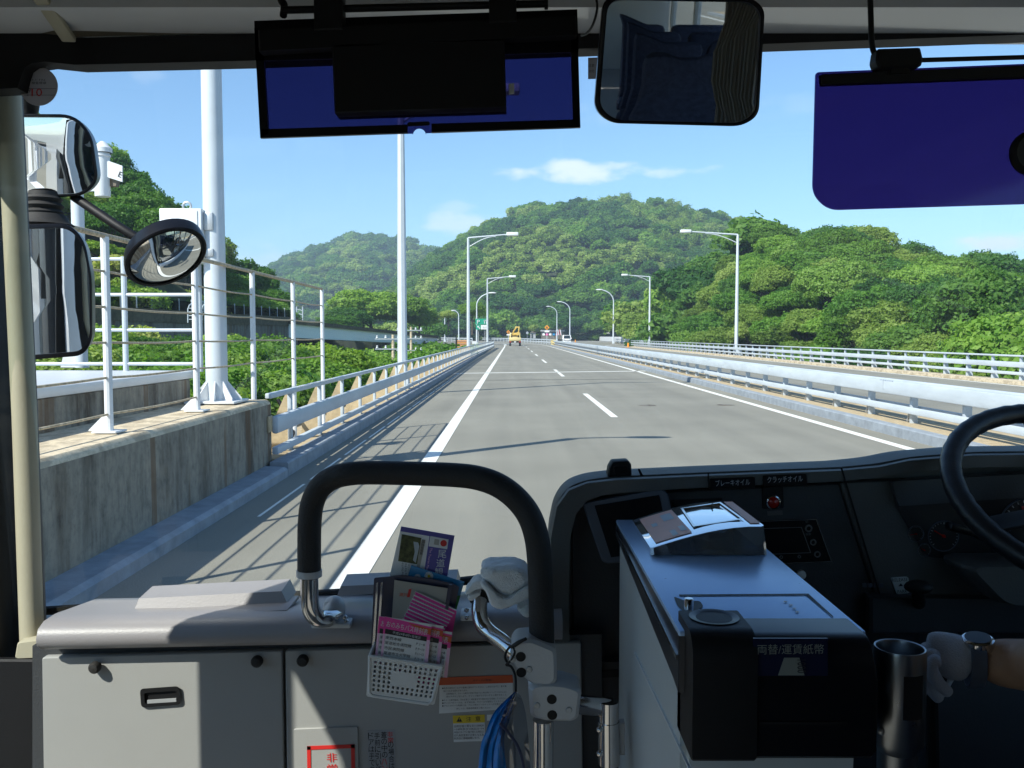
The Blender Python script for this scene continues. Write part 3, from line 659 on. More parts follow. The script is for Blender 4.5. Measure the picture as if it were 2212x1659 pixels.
for u, v, Y, l in ((1357, 744, 142, 'orange marker post at the start of the right ramp'), (1243, 735, 250, 'small orange marker post behind the white van')):
    q = P(u, v, Y); t = thing('marker_post', l, 'marker', (q.x, Y, 0))
    b = MB(); b.lathe([(.4, 0), (.4, .04), (.16, .05), (.14, .7), (0, .72)], (q.x, Y, .0), n=12); b.build('post', M['orange2'], t)
for k, (u, l) in enumerate(((1205, 'red and white slanted board, the left of a pair near the far shops'), (1210, 'red and white slanted board, the right of a pair near the far shops'))):
    t = thing('slanted_board', l, 'barrier', P(u, 725, 310))
    b = MB(); b.px([(u - 2.2, 712), (u + .8, 712), (u + 3, 724), (u, 724)], 310, .1); pb = b.build('board', M['white'], t)
    b = MB(); b.px([(u - 2.2, 712), (u - 1.2, 712), (u + 1, 724), (u, 724)], 309.9, .05); b.build('stripe', M['red'], pb)
t = thing('service_building', 'low dark roadside shop building with bright fronts at the end of the highway', 'building', P(1193, 725, 316))
b = MB(); board(b, 1170, 715.5, 1218, 733, 316, 6); b.build('wall', M['dark_conc'], t)
b = MB(); board(b, 1168, 713, 1220, 716, 315.2, 7.5); b.build('roof', M['grey'], t)
for i, (u0, u1, mm) in enumerate(((1172, 1177, 'paper'), (1179, 1184, 'pink'), (1186, 1191, 'paper'), (1194, 1199, 'skyblue'), (1201, 1205, 'pinkl'))):
    b = MB(); board(b, u0, 719, u1, 724.5, 315.8, .25); b.build('shop_front', M[mm], t)
t = thing('roadside_hut', 'small grey hut with pitched roof right of the truck', 'hut', P(1151, 725, 300))
b = MB(); board(b, 1146, 719, 1157, 731, 300, 3); b.build('wall', M['grey'], t)
b = MB(); b.px([(1144.5, 719), (1151, 715), (1158.5, 719)], 299.6, 3.8); b.build('roof', M['dark_conc'], t)
b = MB(); board(b, 1148, 721, 1151, 731, 299.9, .2); b.build('door', M['darkglass'], t)
t = thing('far_cottage', 'pale little house half hidden in the trees at the foot of the hill', 'house', P(1273, 720, 470))
b = MB(); board(b, 1268, 709, 1279, 735, 420, 6); b.build('wall', M['plateW'], t)
b = MB(); b.px([(1266, 709), (1268.5, 705.5), (1278.5, 705.5), (1281, 709)], 419, 8); b.build('roof', M['tan'], t)
t = thing('slatted_shed', 'low shed with orange and blue slatted side behind the left bridge rail', 'shed', P(998, 740, 105))
b = MB(); b.px([(985.5, 734), (1012, 734), (1012, 770), (985.5, 770)], 105, 2); b.build('wall', M['grey'], t)
b = MB()
for k in range(5): board(b, 987, 735.5 + k * 3.4, 1011, 737 + k * 3.4, 104.95, .06)
b.build('slat', M['orange2'], t)
b = MB(); board(b, 984, 722, 986.5, 770, 104.9, .2); b.build('corner_post', M['black'], t)
t = thing('notice_box', 'small white box on a post at the end of the left bridge rail', 'box', P(1024, 742, 128))
b = MB(); board(b, 1020, 737, 1029, 743, 128, .3); b.build('box_body', M['white'], t)
q = P(1024.5, 742, 128.15); b = MB(); b.tube([(q.x, q.y, -.3), (q.x, q.y, q.z)], .05, 8); b.build('post', M['white'], t)

# ---- truck carrying an excavator
TX, TY = .55, 158.0
t = thing('flatbed_truck', 'pale yellow flatbed truck driving away in the left lane', 'truck', (TX, TY, 0))
b = MB(); b.box((TX, TY + 2.6, .78), (.9, 5.6, .22), .03); b.build('chassis', M['black'], t)
b = MB(); b.box((TX, TY + 2.0, 1.22), (2.12, 4.6, .62), .03); bed = b.build('load_bed', M['yep'], t)
b = MB(); b.box((TX, TY - .32, 1.27), (2.04, .05, .5), .02); b.build('tailgate', M['yep'], bed)
b = MB(); b.box((TX, TY + 5.4, 1.6), (2.0, 1.7, 1.6), .15); cb_ = b.build('cab', M['yep'], t)
b = MB(); b.box((TX, TY + 4.53, 1.95), (1.5, .04, .5), .02); b.build('rear_window', M['darkglass'], cb_)
b = MB(); b.box((TX, TY - .3, .72), (2.1, .12, .2), .02); bmp = b.build('rear_bumper', M['black'], t)
b = MB(); b.box((TX, TY - .38, .74), (.36, .03, .17), .01); b.build('number_plate', M['plateW'], bmp)
for s in (-1, 1):
    b = MB(); b.box((TX + s * .85, TY - .38, .74), (.3, .04, .12), .01); b.build('tail_light', M['red'], bmp)
for yy in (.9, 4.9):
    for s in (-1, 1):
        b = MB(); b.lathe([(.12, -.16), (.4, -.16), (.43, -.1), (.43, .1), (.4, .16), (.12, .16)], (TX + s * .88, TY + yy, .43), (1, 0, 0), 20); wh = b.build('wheel', M['tyre'], t)
        b = MB(); b.lathe([(0, s * .165), (.2, s * .165), (.22, s * .14)], (TX + s * .88, TY + yy, .43), (1, 0, 0), 16); b.build('rim', M['steel'], wh)
t = thing('excavator', 'small yellow excavator with folded arm riding on the flatbed truck', 'excavator', (TX, TY + 1.6, 1.53))
for s in (-1, 1): b = MB(); b.box((TX + s * .6, TY + 1.7, 1.7), (.3, 2.2, .36), .12); b.build('track', M['tyre'], t)
b = MB(); b.box((TX, TY + 2.2, 2.1), (1.2, 1.5, .5), .1); b.build('house', M['ye'], t)
b = MB(); b.box((TX - .35, TY + 2.3, 2.55), (.6, .9, .9), .08); b.box((TX - .35, TY + 2.3, 3.06), (1.0, 1.1, .08), .02); b.build('cab', M['black'], t)
def beamlink(nm, pts, w):
    b = MB()
    for a, c in zip(pts[:-1], pts[1:]): b.bar(a, c, w, w * 1.25, up=(0, 1, 0), r=.03)
    for p in pts: b.ball(p, w * .6, 8)
    b.build(nm, M['ye'], t)
beamlink('boom', [V((TX - .55, TY + 1.2, 1.95)), V((TX - .2, TY + .7, 2.75)), V((TX + .25, TY + .4, 3.35))], .24)
beamlink('stick', [V((TX + .1, TY + .4, 3.36)), V((TX + .72, TY + .35, 3.38)), V((TX + .62, TY + .3, 2.5))], .2)
b = MB(); b.prism([V((TX + .35, TY + .1, 2.5)), V((TX + .85, TY + .1, 2.45)), V((TX + .75, TY + .1, 2.0)), V((TX + .3, TY + .1, 1.85)), V((TX + .2, TY + .1, 2.2))], (0, .5, 0), .04); b.build('bucket', M['ye'], t)

# ---- white van coming the other way
VX, VY = 12.75, 205.0
t = thing('white_van', 'white van coming towards the bus in the opposite lanes', 'van', (VX, VY, 0))
b = MB(); b.prism([(VX - .92, VY, .35), (VX - .92, VY, .95), (VX - .92, VY + .55, 1.1), (VX - .92, VY + 1.05, 1.95), (VX - .92, VY + 4.6, 2.0), (VX - .92, VY + 4.7, .4)], (1.84, 0, 0), .08); bd = b.build('body', M['busw'], t)
b = MB(); b.prism([(VX - .76, VY + .56, 1.18), (VX + .76, VY + .56, 1.18), (VX + .68, VY + .98, 1.86), (VX - .68, VY + .98, 1.86)], (0, -.05, 0.03)); b.build('windscreen', M['darkglass'], bd)
for s in (-1, 1):
    b = MB(); b.box((VX + s * .68, VY - .03, .86), (.36, .1, .2), .03); b.build('headlight', M['chrome'], t)
    b = MB(); b.box((VX + s * 1.05, VY + .75, 1.25), (.18, .1, .24), .03); b.build('wing_mirror', M['busw'], t)
    for yy in (.8, 3.6):
        b = MB(); b.lathe([(.05, -.1), (.3, -.1), (.33, 0), (.3, .1), (.05, .1)], (VX + s * .82, VY + yy, .33), (1, 0, 0), 16); wh = b.build('wheel', M['tyre'], t)
b = MB(); b.box((VX, VY - .04, .68), (1.1, .06, .1), .02); b.build('grille', M['black'], t)
b = MB(); b.box((VX, VY - .06, .45), (1.8, .1, .22), .03); bmp = b.build('bumper', M['busw'], t)
b = MB(); b.box((VX, VY - .125, .48), (.33, .02, .16), .005); b.build('number_plate', M['plateW'], bmp)

# ---- retaining wall, overpass girder, utility poles on the left
t = thing('retaining_wall', 'dark stained retaining wall with a mossy top band below the left hillside', 'wall', (-25, 60, 0))
b = MB(); b.bar((-27.5, 38, .3), (-22.4, 91, .3), .8, 5.0); b.build('wall_face', M['dark_conc'], t)
b = MB(); b.bar((-27.5, 38, 3.25), (-22.4, 91, 3.25), 1.0, .9); b.build('parapet', M['moss'], t)
t = thing('mesh_fence', 'grey mesh fence panels on top of the dark retaining wall', 'fence', (-25, 60, 3.7))
for k in range(27):
    p = V((-27.7, 38, 3.7)).lerp(V((-22.6, 91, 3.7)), k / 26)
    b = MB(); b.box(p + V((0, 0, .45)), (.07, .07, .95)); b.build('post', M['rail'], t)
b = MB(); b.bar((-27.7, 38, 4.1), (-22.6, 91, 4.1), .02, .75); b.build('mesh_panel', M['fence'], t)
t = thing('ladder_cage', 'white safety hoops of a ladder on the retaining wall, left of the thick pole', 'ladder', (-24, 62, 3))
for k, u in enumerate((406, 436)):
    b = MB(); b.tube([P(u, 697, 60), P(u, 668, 60), P(u + 3, 660, 60), P(u + 8, 656, 60.5), P(u + 30, 656, 62)], .05, 8); b.build('hoop', M['rail'], t)
for k in range(4):
    b = MB(); b.tube([P(408, 666 + k * 8, 60), P(438, 666 + k * 8, 60)], .03, 6); b.build('rung', M['rail'], t)
t = thing('overpass_girder', 'pale grey girder bridge with mossy top edge crossing the wooded valley', 'bridge', (-20, 110, 0))
ga0, ga1, gb0, gb1 = P(625, 699, 88), P(625, 729, 88), P(945, 730, 150), P(945, 745, 150)
b = MB(); b.prism([ga0, ga1, gb1, gb0], (-1.6, 1.2, 0)); b.build('girder', M['girder'], t)
b = MB(); b.prism([ga0 + V((.25, -.25, .45)), ga0 + V((.25, -.25, -.0)), gb0 + V((.25, -.25, -.0)), gb0 + V((.25, -.25, .35))], (-2.2, 1.6, 0)); b.build('deck_edge', M['moss'], t)
for q in (.55, .98):
    p = ga1.lerp(gb1, q); b = MB(); b.box((p.x - .6, p.y + .6, p.z - 4), (1.0, 1.0, 8)); b.build('pier', M['dark_conc'], t)
for k, (u, vt, Y, l) in enumerate(((849, 723, 62, 'utility pole with crossarms and transformers in front of the overpass girder'), (888, 706, 75, 'utility pole with insulators behind the nearest street lamp'))):
    p = P(u, vt, Y); t = thing('utility_pole', l, 'utility pole', (p.x, Y, -5), 'utility poles in the valley')
    b = MB(); b.tube([(p.x, Y, -6), (p.x, Y, p.z)], [.16, .10], 10); b.build('pole', M['conc_top'], t)
    for j, dz in enumerate((.3, 1.0, 2.0, 3.4)):
        b = MB(); b.bar((p.x - 1.25 + .4 * (j == 3), Y - .1, p.z - dz), (p.x + .95, Y - .1, p.z - dz), .08, .09); ar = b.build('crossarm', M['steel'], t)
        for q in (-1.1, -.5, .4, .85):
            b = MB(); b.lathe([(0, 0), (.06, 0), (.09, .06), (.05, .12), (.08, .18), (0, .22)], (p.x + q, Y - .1, p.z - dz + .04), n=8); b.build('insulator', M['white'], ar)
    if k == 0:
        for q in (-.75, -.3):
            b = MB(); b.lathe([(0, 0), (.2, 0), (.22, .06), (.22, .62), (.1, .72), (0, .72)], (p.x + q, Y - .15, p.z - 3.3), n=12); b.build('transformer', M['grey'], t)
p = P(648, 662, 200); t = thing('lattice_tower', 'distant pale lattice frame above the overpass girder', 'tower', (p.x, 200, 0))
for du in (641, 654):
    b = MB(); b.tube([P(du, 705, 200), P(du, 662, 200)], .14, 6); b.build('leg', M['rail'], t)
for v in (668, 677, 686, 695):
    b = MB(); b.tube([P(641, v, 200), P(654, v + 3, 200)], .1, 6); b.build('rail', M['rail'], t)
# service pipes and cable at the wall end
t = thing('service_cable', 'black conduit looping over the tan kerb strip behind the left rail', 'cable', (-3.6, 13.5, .2))
b = MB(); b.tube(smooth_path([(-4.0, 12.5, .3), (-3.65, 13.2, .21), (-3.55, 14.2, .24), (-3.7, 14.6, .5), (-3.9, 14.7, .8)]), .035, 8); b.build('conduit', M['black'], t)
b = MB(); b.tube([(-4.0 + .25 * cos(q), 13.6, .62 + .25 * sin(q)) for q in np.linspace(0, pi, 10)], .02, 6); b.build('hoop', M['rail'], t)
# ================================================================ TREES
LEAF = dict(
    mid=leafmat('leaf_mid', [(0.035, 0.100, 0.017), (0.075, 0.188, 0.024), (0.131, 0.265, 0.034), (0.218, 0.352, 0.059)]),
    dark=leafmat('leaf_dark', [(0.022, 0.071, 0.017), (0.043, 0.128, 0.024), (0.076, 0.177, 0.029), (0.131, 0.244, 0.042)]),
    olive=leafmat('leaf_olive', [(0.076, 0.133, 0.024), (0.143, 0.233, 0.037), (0.228, 0.320, 0.067), (0.325, 0.408, 0.126)]),
    light=leafmat('leaf_light', [(0.056, 0.134, 0.015), (0.103, 0.211, 0.023), (0.150, 0.278, 0.041), (0.206, 0.322, 0.072)]),
    bamboo=leafmat('leaf_bamboo', [(.09, .17, .02), (.15, .25, .03), (.20, .31, .05), (.26, .36, .09)]),
    scrub=leafmat('leaf_scrub', [(0.087, 0.165, 0.025), (0.174, 0.288, 0.034), (0.283, 0.398, 0.067), (0.414, 0.420, 0.134)]),
)
def crown_mesh(name, seed, n, rx, rz, lobes, leaf, m, flat=.8, jitter=.65, lobe=(.34, .55), upper=.0):
    g = np.random.default_rng(seed)
    d = g.normal(size=(lobes, 3)); d /= np.linalg.norm(d, axis=1)[:, None]; d[:, 2] = np.abs(d[:, 2]) * 1.0 - .35 + upper
    c = d * (g.random((lobes, 1)) ** .5) * .68; lr = lobe[0] + (lobe[1] - lobe[0]) * g.random(lobes)
    wt = lr ** 2 / (lr ** 2).sum(); li = g.choice(lobes, n, p=wt)
    q = g.normal(size=(n, 3)); q /= np.linalg.norm(q, axis=1)[:, None]; q[:, 2] = np.where(q[:, 2] < -.35, -q[:, 2], q[:, 2])
    rad = lr[li] * (1 - .30 * g.random(n) ** 2)
    # ragged clumping on each lobe
    bump = 1 + .16 * np.sin(q[:, 0] * 7 + li) * np.sin(q[:, 1] * 6 + 2 * li) + .10 * np.sin(q[:, 2] * 11 + li)
    p = c[li] + q * (rad * bump)[:, None] * [1, 1, flat]
    nr = q + g.normal(size=(n, 3)) * jitter; nr /= np.linalg.norm(nr, axis=1)[:, None]
    up = np.tile([0, 0, 1.0], (n, 1)); a = np.cross(nr, up + g.normal(size=(n, 3)) * .6); a /= np.linalg.norm(a, axis=1)[:, None]; b = np.cross(nr, a)
    p = p * [rx, rx, rz]; p += g.normal(size=p.shape) * leaf * .8 * g.random((n, 1))
    s = leaf * (.55 + .9 * g.random(n))[:, None]
    a = a * s; b = b * s * .62
    v = np.stack([p - a, p + b * .9 - a * .1, p + a, p - b * .9 + a * .1], 1).reshape(-1, 3)
    me = npmesh(name, v, np.arange(4 * n).reshape(-1, 4)); me.materials.append(m); return me
def trunk_mesh(name, seed, h, r, spread):
    rr = random.Random(seed); b = MB()
    top = V((rr.uniform(-.3, .3), rr.uniform(-.3, .3), h))
    b.tube([V((0, 0, -.6)), V((0, 0, h * .4)) + top * .05, top], [r, r * .75, r * .35], 8)
    for k in range(6):
        a = rr.uniform(0, 6.28); z = h * rr.uniform(.4, .85)
        p0 = V((0, 0, z)); p1 = p0 + V((cos(a), sin(a), .7)) * spread * rr.uniform(.5, .9)
        b.tube([p0, p0.lerp(p1, .5) + V((0, 0, -.1)), p1], [r * .4, r * .28, r * .12], 6)
    o = b.build(name, M['bark']); me = o.data; bpy.data.objects.remove(o); return me
def treespec(kind, seed, n, rx, rz, lobes, leaf, th, **kw):
    return (crown_mesh('crown', seed, n, rx, rz, lobes, leaf, LEAF[kind], **kw), trunk_mesh('trunk', seed, th, .2, rx * .6), th + rz * .1)
def plant_tree(spec, loc, sc_, rz, name, label, cat, group):
    t = thing(name, label, cat, loc, group); t.rotation_euler = (0, 0, rz); t.scale = sc_
    c = bpy.data.objects.new('crown', spec[0]); COL.objects.link(c); c.parent = t; c.location = (0, 0, spec[2])
    k = bpy.data.objects.new('trunk', spec[1]); COL.objects.link(k); k.parent = t
    return t
S = dict(
    mid=[treespec('mid', 11, 27300, 3.3, 3.0, 15, 0.115, 4.4), treespec('mid', 12, 27300, 3.6, 2.7, 18, 0.115, 4.2), treespec('mid', 13, 25350, 3.0, 3.3, 13, 0.110, 4.6)],
    dark=[treespec('dark', 21, 27300, 3.2, 3.2, 15, 0.110, 4.6), treespec('dark', 22, 27300, 3.6, 3.0, 17, 0.115, 4.4)],
    olive=[treespec('olive', 31, 29250, 3.8, 2.9, 26, 0.101, 4.2, lobe=(.24, .42)), treespec('olive', 32, 29250, 3.4, 3.0, 24, 0.101, 4.4, lobe=(.24, .42))],
    light=[treespec('light', 41, 27300, 3.3, 3.0, 14, 0.119, 4.2)],
    scrub=[treespec('scrub', 51, 13650, 2.0, 1.6, 10, 0.088, 1.0), treespec('scrub', 52, 13650, 2.2, 1.4, 12, 0.088, 1.0)],
)
def hz(x, y): return float(height(np.array([x]), np.array([y]))[0])
def jgrid(x0, x1, y0, y1, d):
    xs = np.arange(x0, x1, d); ys_ = np.arange(y0, y1, d * .9)
    X, Y = np.meshgrid(xs, ys_); X = X + (np.arange(len(ys_)) % 2)[:, None] * d / 2
    X = X + rng.uniform(-.33, .33, X.shape) * d; Y = Y + rng.uniform(-.33, .33, Y.shape) * d
    return np.stack([X.ravel(), Y.ravel()], 1)
def in_view(p, lo=-.66, hi=.64): s = p[:, 0] / np.maximum(p[:, 1], 1); return (s > lo) & (s < hi)
# right wood: nearest trees one by one, the rest of that wood as one mass
pc = jgrid(23.5, 190, 28, 260, 4.3); s_ = pc[:, 0] / pc[:, 1]
ok = in_view(pc, .12, .66) & (pc[:, 1] > footC(s_) * .97) & (pc[:, 1] < ridgeC(s_) + 14) & (pc[:, 0] > 23.5)
pc = pc[ok]; pc = pc[np.argsort(np.hypot(pc[:, 0], pc[:, 1]))]
near = pc[:175]; rest = pc[175:]
KINDS = ['mid', 'mid', 'olive', 'dark', 'mid', 'olive', 'light', 'mid', 'dark']
LB = dict(mid='mid green broadleaf tree in the wood beyond the right bridge railing', dark='dark green broadleaf tree in the wood beyond the right bridge railing',
          olive='grey green lobed tree in the wood beyond the right bridge railing', light='bright yellow green tree in the wood beyond the right bridge railing')
for i, (x, y) in enumerate(near):
    q = mnoise.noise(V((x * .06, y * .06, 3.1)))
    k = 'olive' if q > .22 else ('dark' if q < -.30 else KINDS[(i * 7) % 9])
    sp = S[k][i % len(S[k])]; f = random.uniform(.82, 1.25)
    plant_tree(sp, (x, y, hz(x, y) - .3), (f * random.uniform(.9, 1.12), f * random.uniform(.9, 1.12), f * random.uniform(.9, 1.15)), random.uniform(0, 6.28), 'broadleaf_tree', LB[k], 'tree', k + ' trees of the right wood')
# left hillside above the retaining wall
pd = jgrid(-75, -16, 56, 112, 4.6); yy_ = pd[:, 1]
ok = in_view(pd, -.60, -.262) & (pd[:, 0] < -26 + (yy_ - 55) * (3.4 / 35) - 3.0)
s_ = pd[:, 0] / yy_; up_ = sky_t(SKY_D, s_)
ok &= (up_ > .02) & (yy_ < 104)
pd = pd[ok]; pd = pd[np.argsort(pd[:, 1])]
for i, (x, y) in enumerate(pd):
    low = y < 70 and x / y < -.36
    if low:
        sp = S['scrub'][i % 2]; f = random.uniform(.7, 1.1); k = 'scrub'
        plant_tree(sp, (x, y, hz(x, y)), (f * 1.3, f * 1.3, f * .8), random.uniform(0, 6), 'shrub', 'yellowish scrub bush on the grassy slope above the retaining wall', 'shrub', 'scrub of the left slope')
    else:
        k = ['mid', 'dark', 'mid', 'dark', 'light'][(i * 3) % 5] if (i % 7) else 'olive'; sp = S[k][i % len(S[k])]; f = random.uniform(.8, 1.15)
        lb = {'mid': 'mid green tree on the left hillside above the retaining wall', 'dark': 'dark green tree on the left hillside above the retaining wall', 'light': 'bright green tree on the left hillside above the retaining wall', 'olive': 'grey green tree on the left hillside above the retaining wall'}[k]
        plant_tree(sp, (x, y, hz(x, y) - 1.9), (f, f, f * random.uniform(1.0, 1.3)), random.uniform(0, 6), 'hillside_tree', lb, 'tree', k + ' trees of the left hillside')
# broad trees beyond the girder, roadside trees
for u, v, Y, f, k, lb in ((800, 668, 160, 1.9, 'mid', 'broad spreading tree behind the overpass girder, left of the nearest street lamp'), (760, 690, 150, 1.2, 'dark', 'dark tree tucked behind the left end of the overpass girder'),
                          (860, 672, 165, 1.7, 'light', 'spreading tree partly behind the nearest street lamp'), (905, 690, 170, 1.4, 'mid', 'tree right of the nearest street lamp, above the girder end'),
                          (720, 705, 145, 1.0, 'mid', 'small round tree above the middle of the overpass girder'), (590, 690, 118, .9, 'dark', 'dark tree at the foot of the left hillside beside the fence end')):
    p = P(u, v, Y); sp = S[k][0]; hh = p.z + 3.0 * f
    plant_tree(sp, (p.x, Y, p.z - (sp[2]) * f), (f * 1.25, f * 1.25, f), random.uniform(0, 6), 'valley_tree', lb, 'tree', None)
for u, vt, Y, f, k, lb in ((1020, 645, 178, .95, 'light', 'leafy upright tree behind the green parking sign'), (968, 665, 170, .6, 'olive', 'thin open tree left of the parking sign'), (1078, 690, 330, 1.4, 'light', 'bright green roadside bush just left of the truck'),
                          (1165, 705, 360, 1.2, 'light', 'small bright round tree right of the excavator'), (1052, 700, 300, 1.3, 'mid', 'dark roadside tree right of the parking sign'), (1300, 700, 380, 2.0, 'mid', 'roadside tree behind the grey noise wall'),
                          (1345, 690, 300, 1.6, 'mid', 'tree at the right end of the grey noise wall'), (1388, 660, 210, 1.4, 'olive', 'tree between the gantry sign and the farther right lamp')):
    p = P(u, vt, Y); sp = S[k][0]; H_ = sp[2] + sp[0].vertices[0].co.z * 0 + 2.6
    z0 = max(-.4, p.z - H_ * f) ; plant_tree(sp, (p.x, Y, z0), (f, f, f), random.uniform(0, 6), 'roadside_tree', lb, 'tree', None)
# valley bushes, left of the bridge
pv = jgrid(-24, -5.6, 13, 140, 2.6); yy_ = pv[:, 1]
ok = in_view(pv, -.50, -.03) & (pv[:, 0] > -25 + (yy_ - 55) * (3.4 / 35)); pv = pv[ok]; pv = pv[np.argsort(pv[:, 1])]
vk = []
for i, (x, y) in enumerate(pv[:110]):
    k = ['mid', 'dark', 'scrub', 'olive', 'light', 'mid'][(i * 5) % 6] if y > 26 else ['scrub', 'mid', 'scrub', 'dark', 'light'][(i * 2) % 5]; f = random.uniform(.5, .85) * (1 if k != 'scrub' else 1.7) * (1.35 if y > 26 else 1)
    sp = S[k][i % len(S[k])]; x = min(x, -5.2 - (4.1 if k != 'scrub' else 2.5) * f)
    lb = {'scrub': 'yellow green bush in the valley left of the bridge', 'mid': 'mid green leafy bush in the valley left of the bridge', 'dark': 'dark green leafy bush in the valley left of the bridge', 'light': 'bright green leafy bush in the valley left of the bridge', 'olive': 'grey green leafy bush in the valley left of the bridge'}[k]
    top = -0.2 + random.uniform(-.7, .8) * (1.9 if y > 26 else 1) + min(1.6, max(0, (-x - 8) * .14)); zz = top - (sp[2] + (2.4 if k != 'scrub' else 1.2)) * f
    plant_tree(sp, (x, y, zz), (f, f, f), random.uniform(0, 6), 'valley_bush', lb, 'bush', k + ' bushes of the valley')
# ---- masses: far forest on the hills, and ground scrub, each one object fed by node instances
def mass(name, pts, kinds, scl, protos, label):
    n = len(pts); me = bpy.data.meshes.new(name); me.vertices.add(n); me.vertices.foreach_set('co', np.asarray(pts, np.float32).ravel())
    for nm, ty, arr in (('kind', 'INT', np.asarray(kinds, np.int32)), ('scl', 'FLOAT', np.asarray(scl, np.float32)), ('rot', 'FLOAT', rng.uniform(0, 6.28, n).astype(np.float32))):
        at = me.attributes.new(nm, ty, 'POINT'); at.data.foreach_set('value', arr)
    me.update(); o = bpy.data.objects.new(name, me); COL.objects.link(o); struct(o, 'stuff'); o['label'] = label; o['category'] = 'forest'
    ng = bpy.data.node_groups.new(name, 'GeometryNodeTree'); ng.interface.new_socket('Geometry', in_out='INPUT', socket_type='NodeSocketGeometry'); ng.interface.new_socket('Geometry', in_out='OUTPUT', socket_type='NodeSocketGeometry')
    nn = ng.nodes; gi = nn.new('NodeGroupInput'); go = nn.new('NodeGroupOutput'); jn = nn.new('GeometryNodeJoinGeometry'); lk = ng.links
    def attr(nm, ty): a = nn.new('GeometryNodeInputNamedAttribute'); a.data_type = ty; a.inputs['Name'].default_value = nm; return a.outputs['Attribute']
    ka = attr('kind', 'INT'); sa = attr('scl', 'FLOAT'); ra = attr('rot', 'FLOAT'); cx = nn.new('ShaderNodeCombineXYZ'); lk.new(ra, cx.inputs[2])
    for i, pm in enumerate(protos):
        po = bpy.data.objects.new('proto', pm)
        oi = nn.new('GeometryNodeObjectInfo'); oi.inputs['Object'].default_value = po; oi.inputs['As Instance'].default_value = True
        cmpn = nn.new('FunctionNodeCompare'); cmpn.data_type = 'INT'; cmpn.operation = 'EQUAL'; lk.new(ka, cmpn.inputs['A']) if 0 else lk.new(ka, cmpn.inputs[2]); cmpn.inputs[3].default_value = i
        ip = nn.new('GeometryNodeInstanceOnPoints'); lk.new(gi.outputs[0], ip.inputs['Points']); lk.new(cmpn.outputs[0], ip.inputs['Selection']); lk.new(oi.outputs['Geometry'], ip.inputs['Instance'])
        lk.new(cx.outputs[0], ip.inputs['Rotation']); lk.new(sa, ip.inputs['Scale']); lk.new(ip.outputs[0], jn.inputs[0])
    lk.new(jn.outputs[0], go.inputs[0])
    md = o.modifiers.new('scatter', 'NODES'); md.node_group = ng; return o
FM = [crown_mesh('fm', 61, 2600, 3.8, 4.6, 12, .36, LEAF['mid'], lobe=(.22, .5)), crown_mesh('fm', 62, 2600, 4.2, 3.6, 13, .36, LEAF['dark'], lobe=(.22, .6)), crown_mesh('fm', 63, 2600, 4.0, 3.8, 14, .34, LEAF['olive'], lobe=(.26, .42)),
      crown_mesh('fm', 64, 1500, 3.0, 4.6, 12, .34, LEAF['bamboo'], flat=1.1), crown_mesh('fm', 65, 2600, 4.0, 3.8, 11, .36, LEAF['mid'])]
def forest_pts(pts, lift, light=None, thick=1.0):
    z = height(pts[:, 0], pts[:, 1]); ks = []; sc_l = []
    for (x, y) in pts:
        q = mnoise.noise(V((x * .021, y * .021, 7.7))); r = random.random()
        k = 1 if q < -.12 else (2 if q > .2 else (0 if r < .45 else (1 if r < .7 else (2 if r < .82 else 4))))
        if light and light(x, y): k = 3 if random.random() < .85 else random.choice((2, 4, 0))
        ks.append(k); sc_l.append(random.choice((.62, .8, .9, 1.0, 1.15, 1.4)) * random.uniform(.9, 1.1) * thick)
    sc_l = [q * .85 if k == 3 else q for q, k in zip(sc_l, ks)]
    z = z + lift * np.array(sc_l)
    return np.stack([pts[:, 0], pts[:, 1], z], 1), ks, sc_l
pb = jgrid(-110, 330, 318, 590, 5.4); s_ = pb[:, 0] / pb[:, 1]; pb = pb[(s_ > -.20) & (s_ < .34)]
def bam(x, y):
    u = x / y * FP + CX; t = (y - 330) / 230; n = mnoise.noise(V((x * .05, y * .05, 0)))
    c = 1385 + (1 - t) * 190; wd = 105 * max(0, t) + 8
    return abs(u - c + 30 * n) < wd and t > .42 + .2 * n and y < 580
a_, k_, c_ = forest_pts(pb, 5.0, bam); mass('hill_forest', a_, k_, c_, FM, 'dense green forest covering the main hill ahead')
pa = jgrid(-420, 90, 600, 1100, 9.0); s_ = pa[:, 0] / pa[:, 1]; pa = pa[(s_ > -.36) & (s_ < .02)]
a_, k_, c_ = forest_pts(pa, 7.0, lambda x, y: 880 < x / y * FP + CX + (y - 1050) * .2 < 940 and y > 930 and random.random() < .35, 1.75); mass('far_forest', a_, k_, c_, FM, 'hazy blue green forest on the distant hill')
pe = rest; a_, k_, c_ = forest_pts(pe, 4.4); mass('wood_canopy', a_, k_, np.array(c_) * .95, FM, 'more distant canopy of the right wood')
rem = pv[110:]
a_ = np.stack([rem[:, 0], rem[:, 1], np.full(len(rem), -1.4) + rng.uniform(-.8, .8, len(rem))], 1)
if len(rem): mass('valley_scrub', a_, [0] * len(rem), rng.uniform(.35, .6, len(rem)), FM[:1], 'scrub filling the valley below the girder')
pf = jgrid(-60, 140, 210, 330, 6.0); s_ = pf[:, 0] / pf[:, 1]; pf = pf[(s_ > -.28) & (s_ < .34) & ((pf[:, 1] > 300 + 0 * s_) | (s_ < -.075) | (pf[:, 0] > 34 + 0 * s_))]
pf = pf[~((pf[:, 0] < 36) & (pf[:, 0] > -40) & (pf[:, 1] < 325))] if False else pf[(pf[:, 0] / pf[:, 1] < -.085) | (pf[:, 0] > 39)]
a_, k_, c_ = forest_pts(pf, 3.2, None, .75); mass('foothill_forest', a_, k_, c_, FM, 'trees at the foot of the hill beside the road')

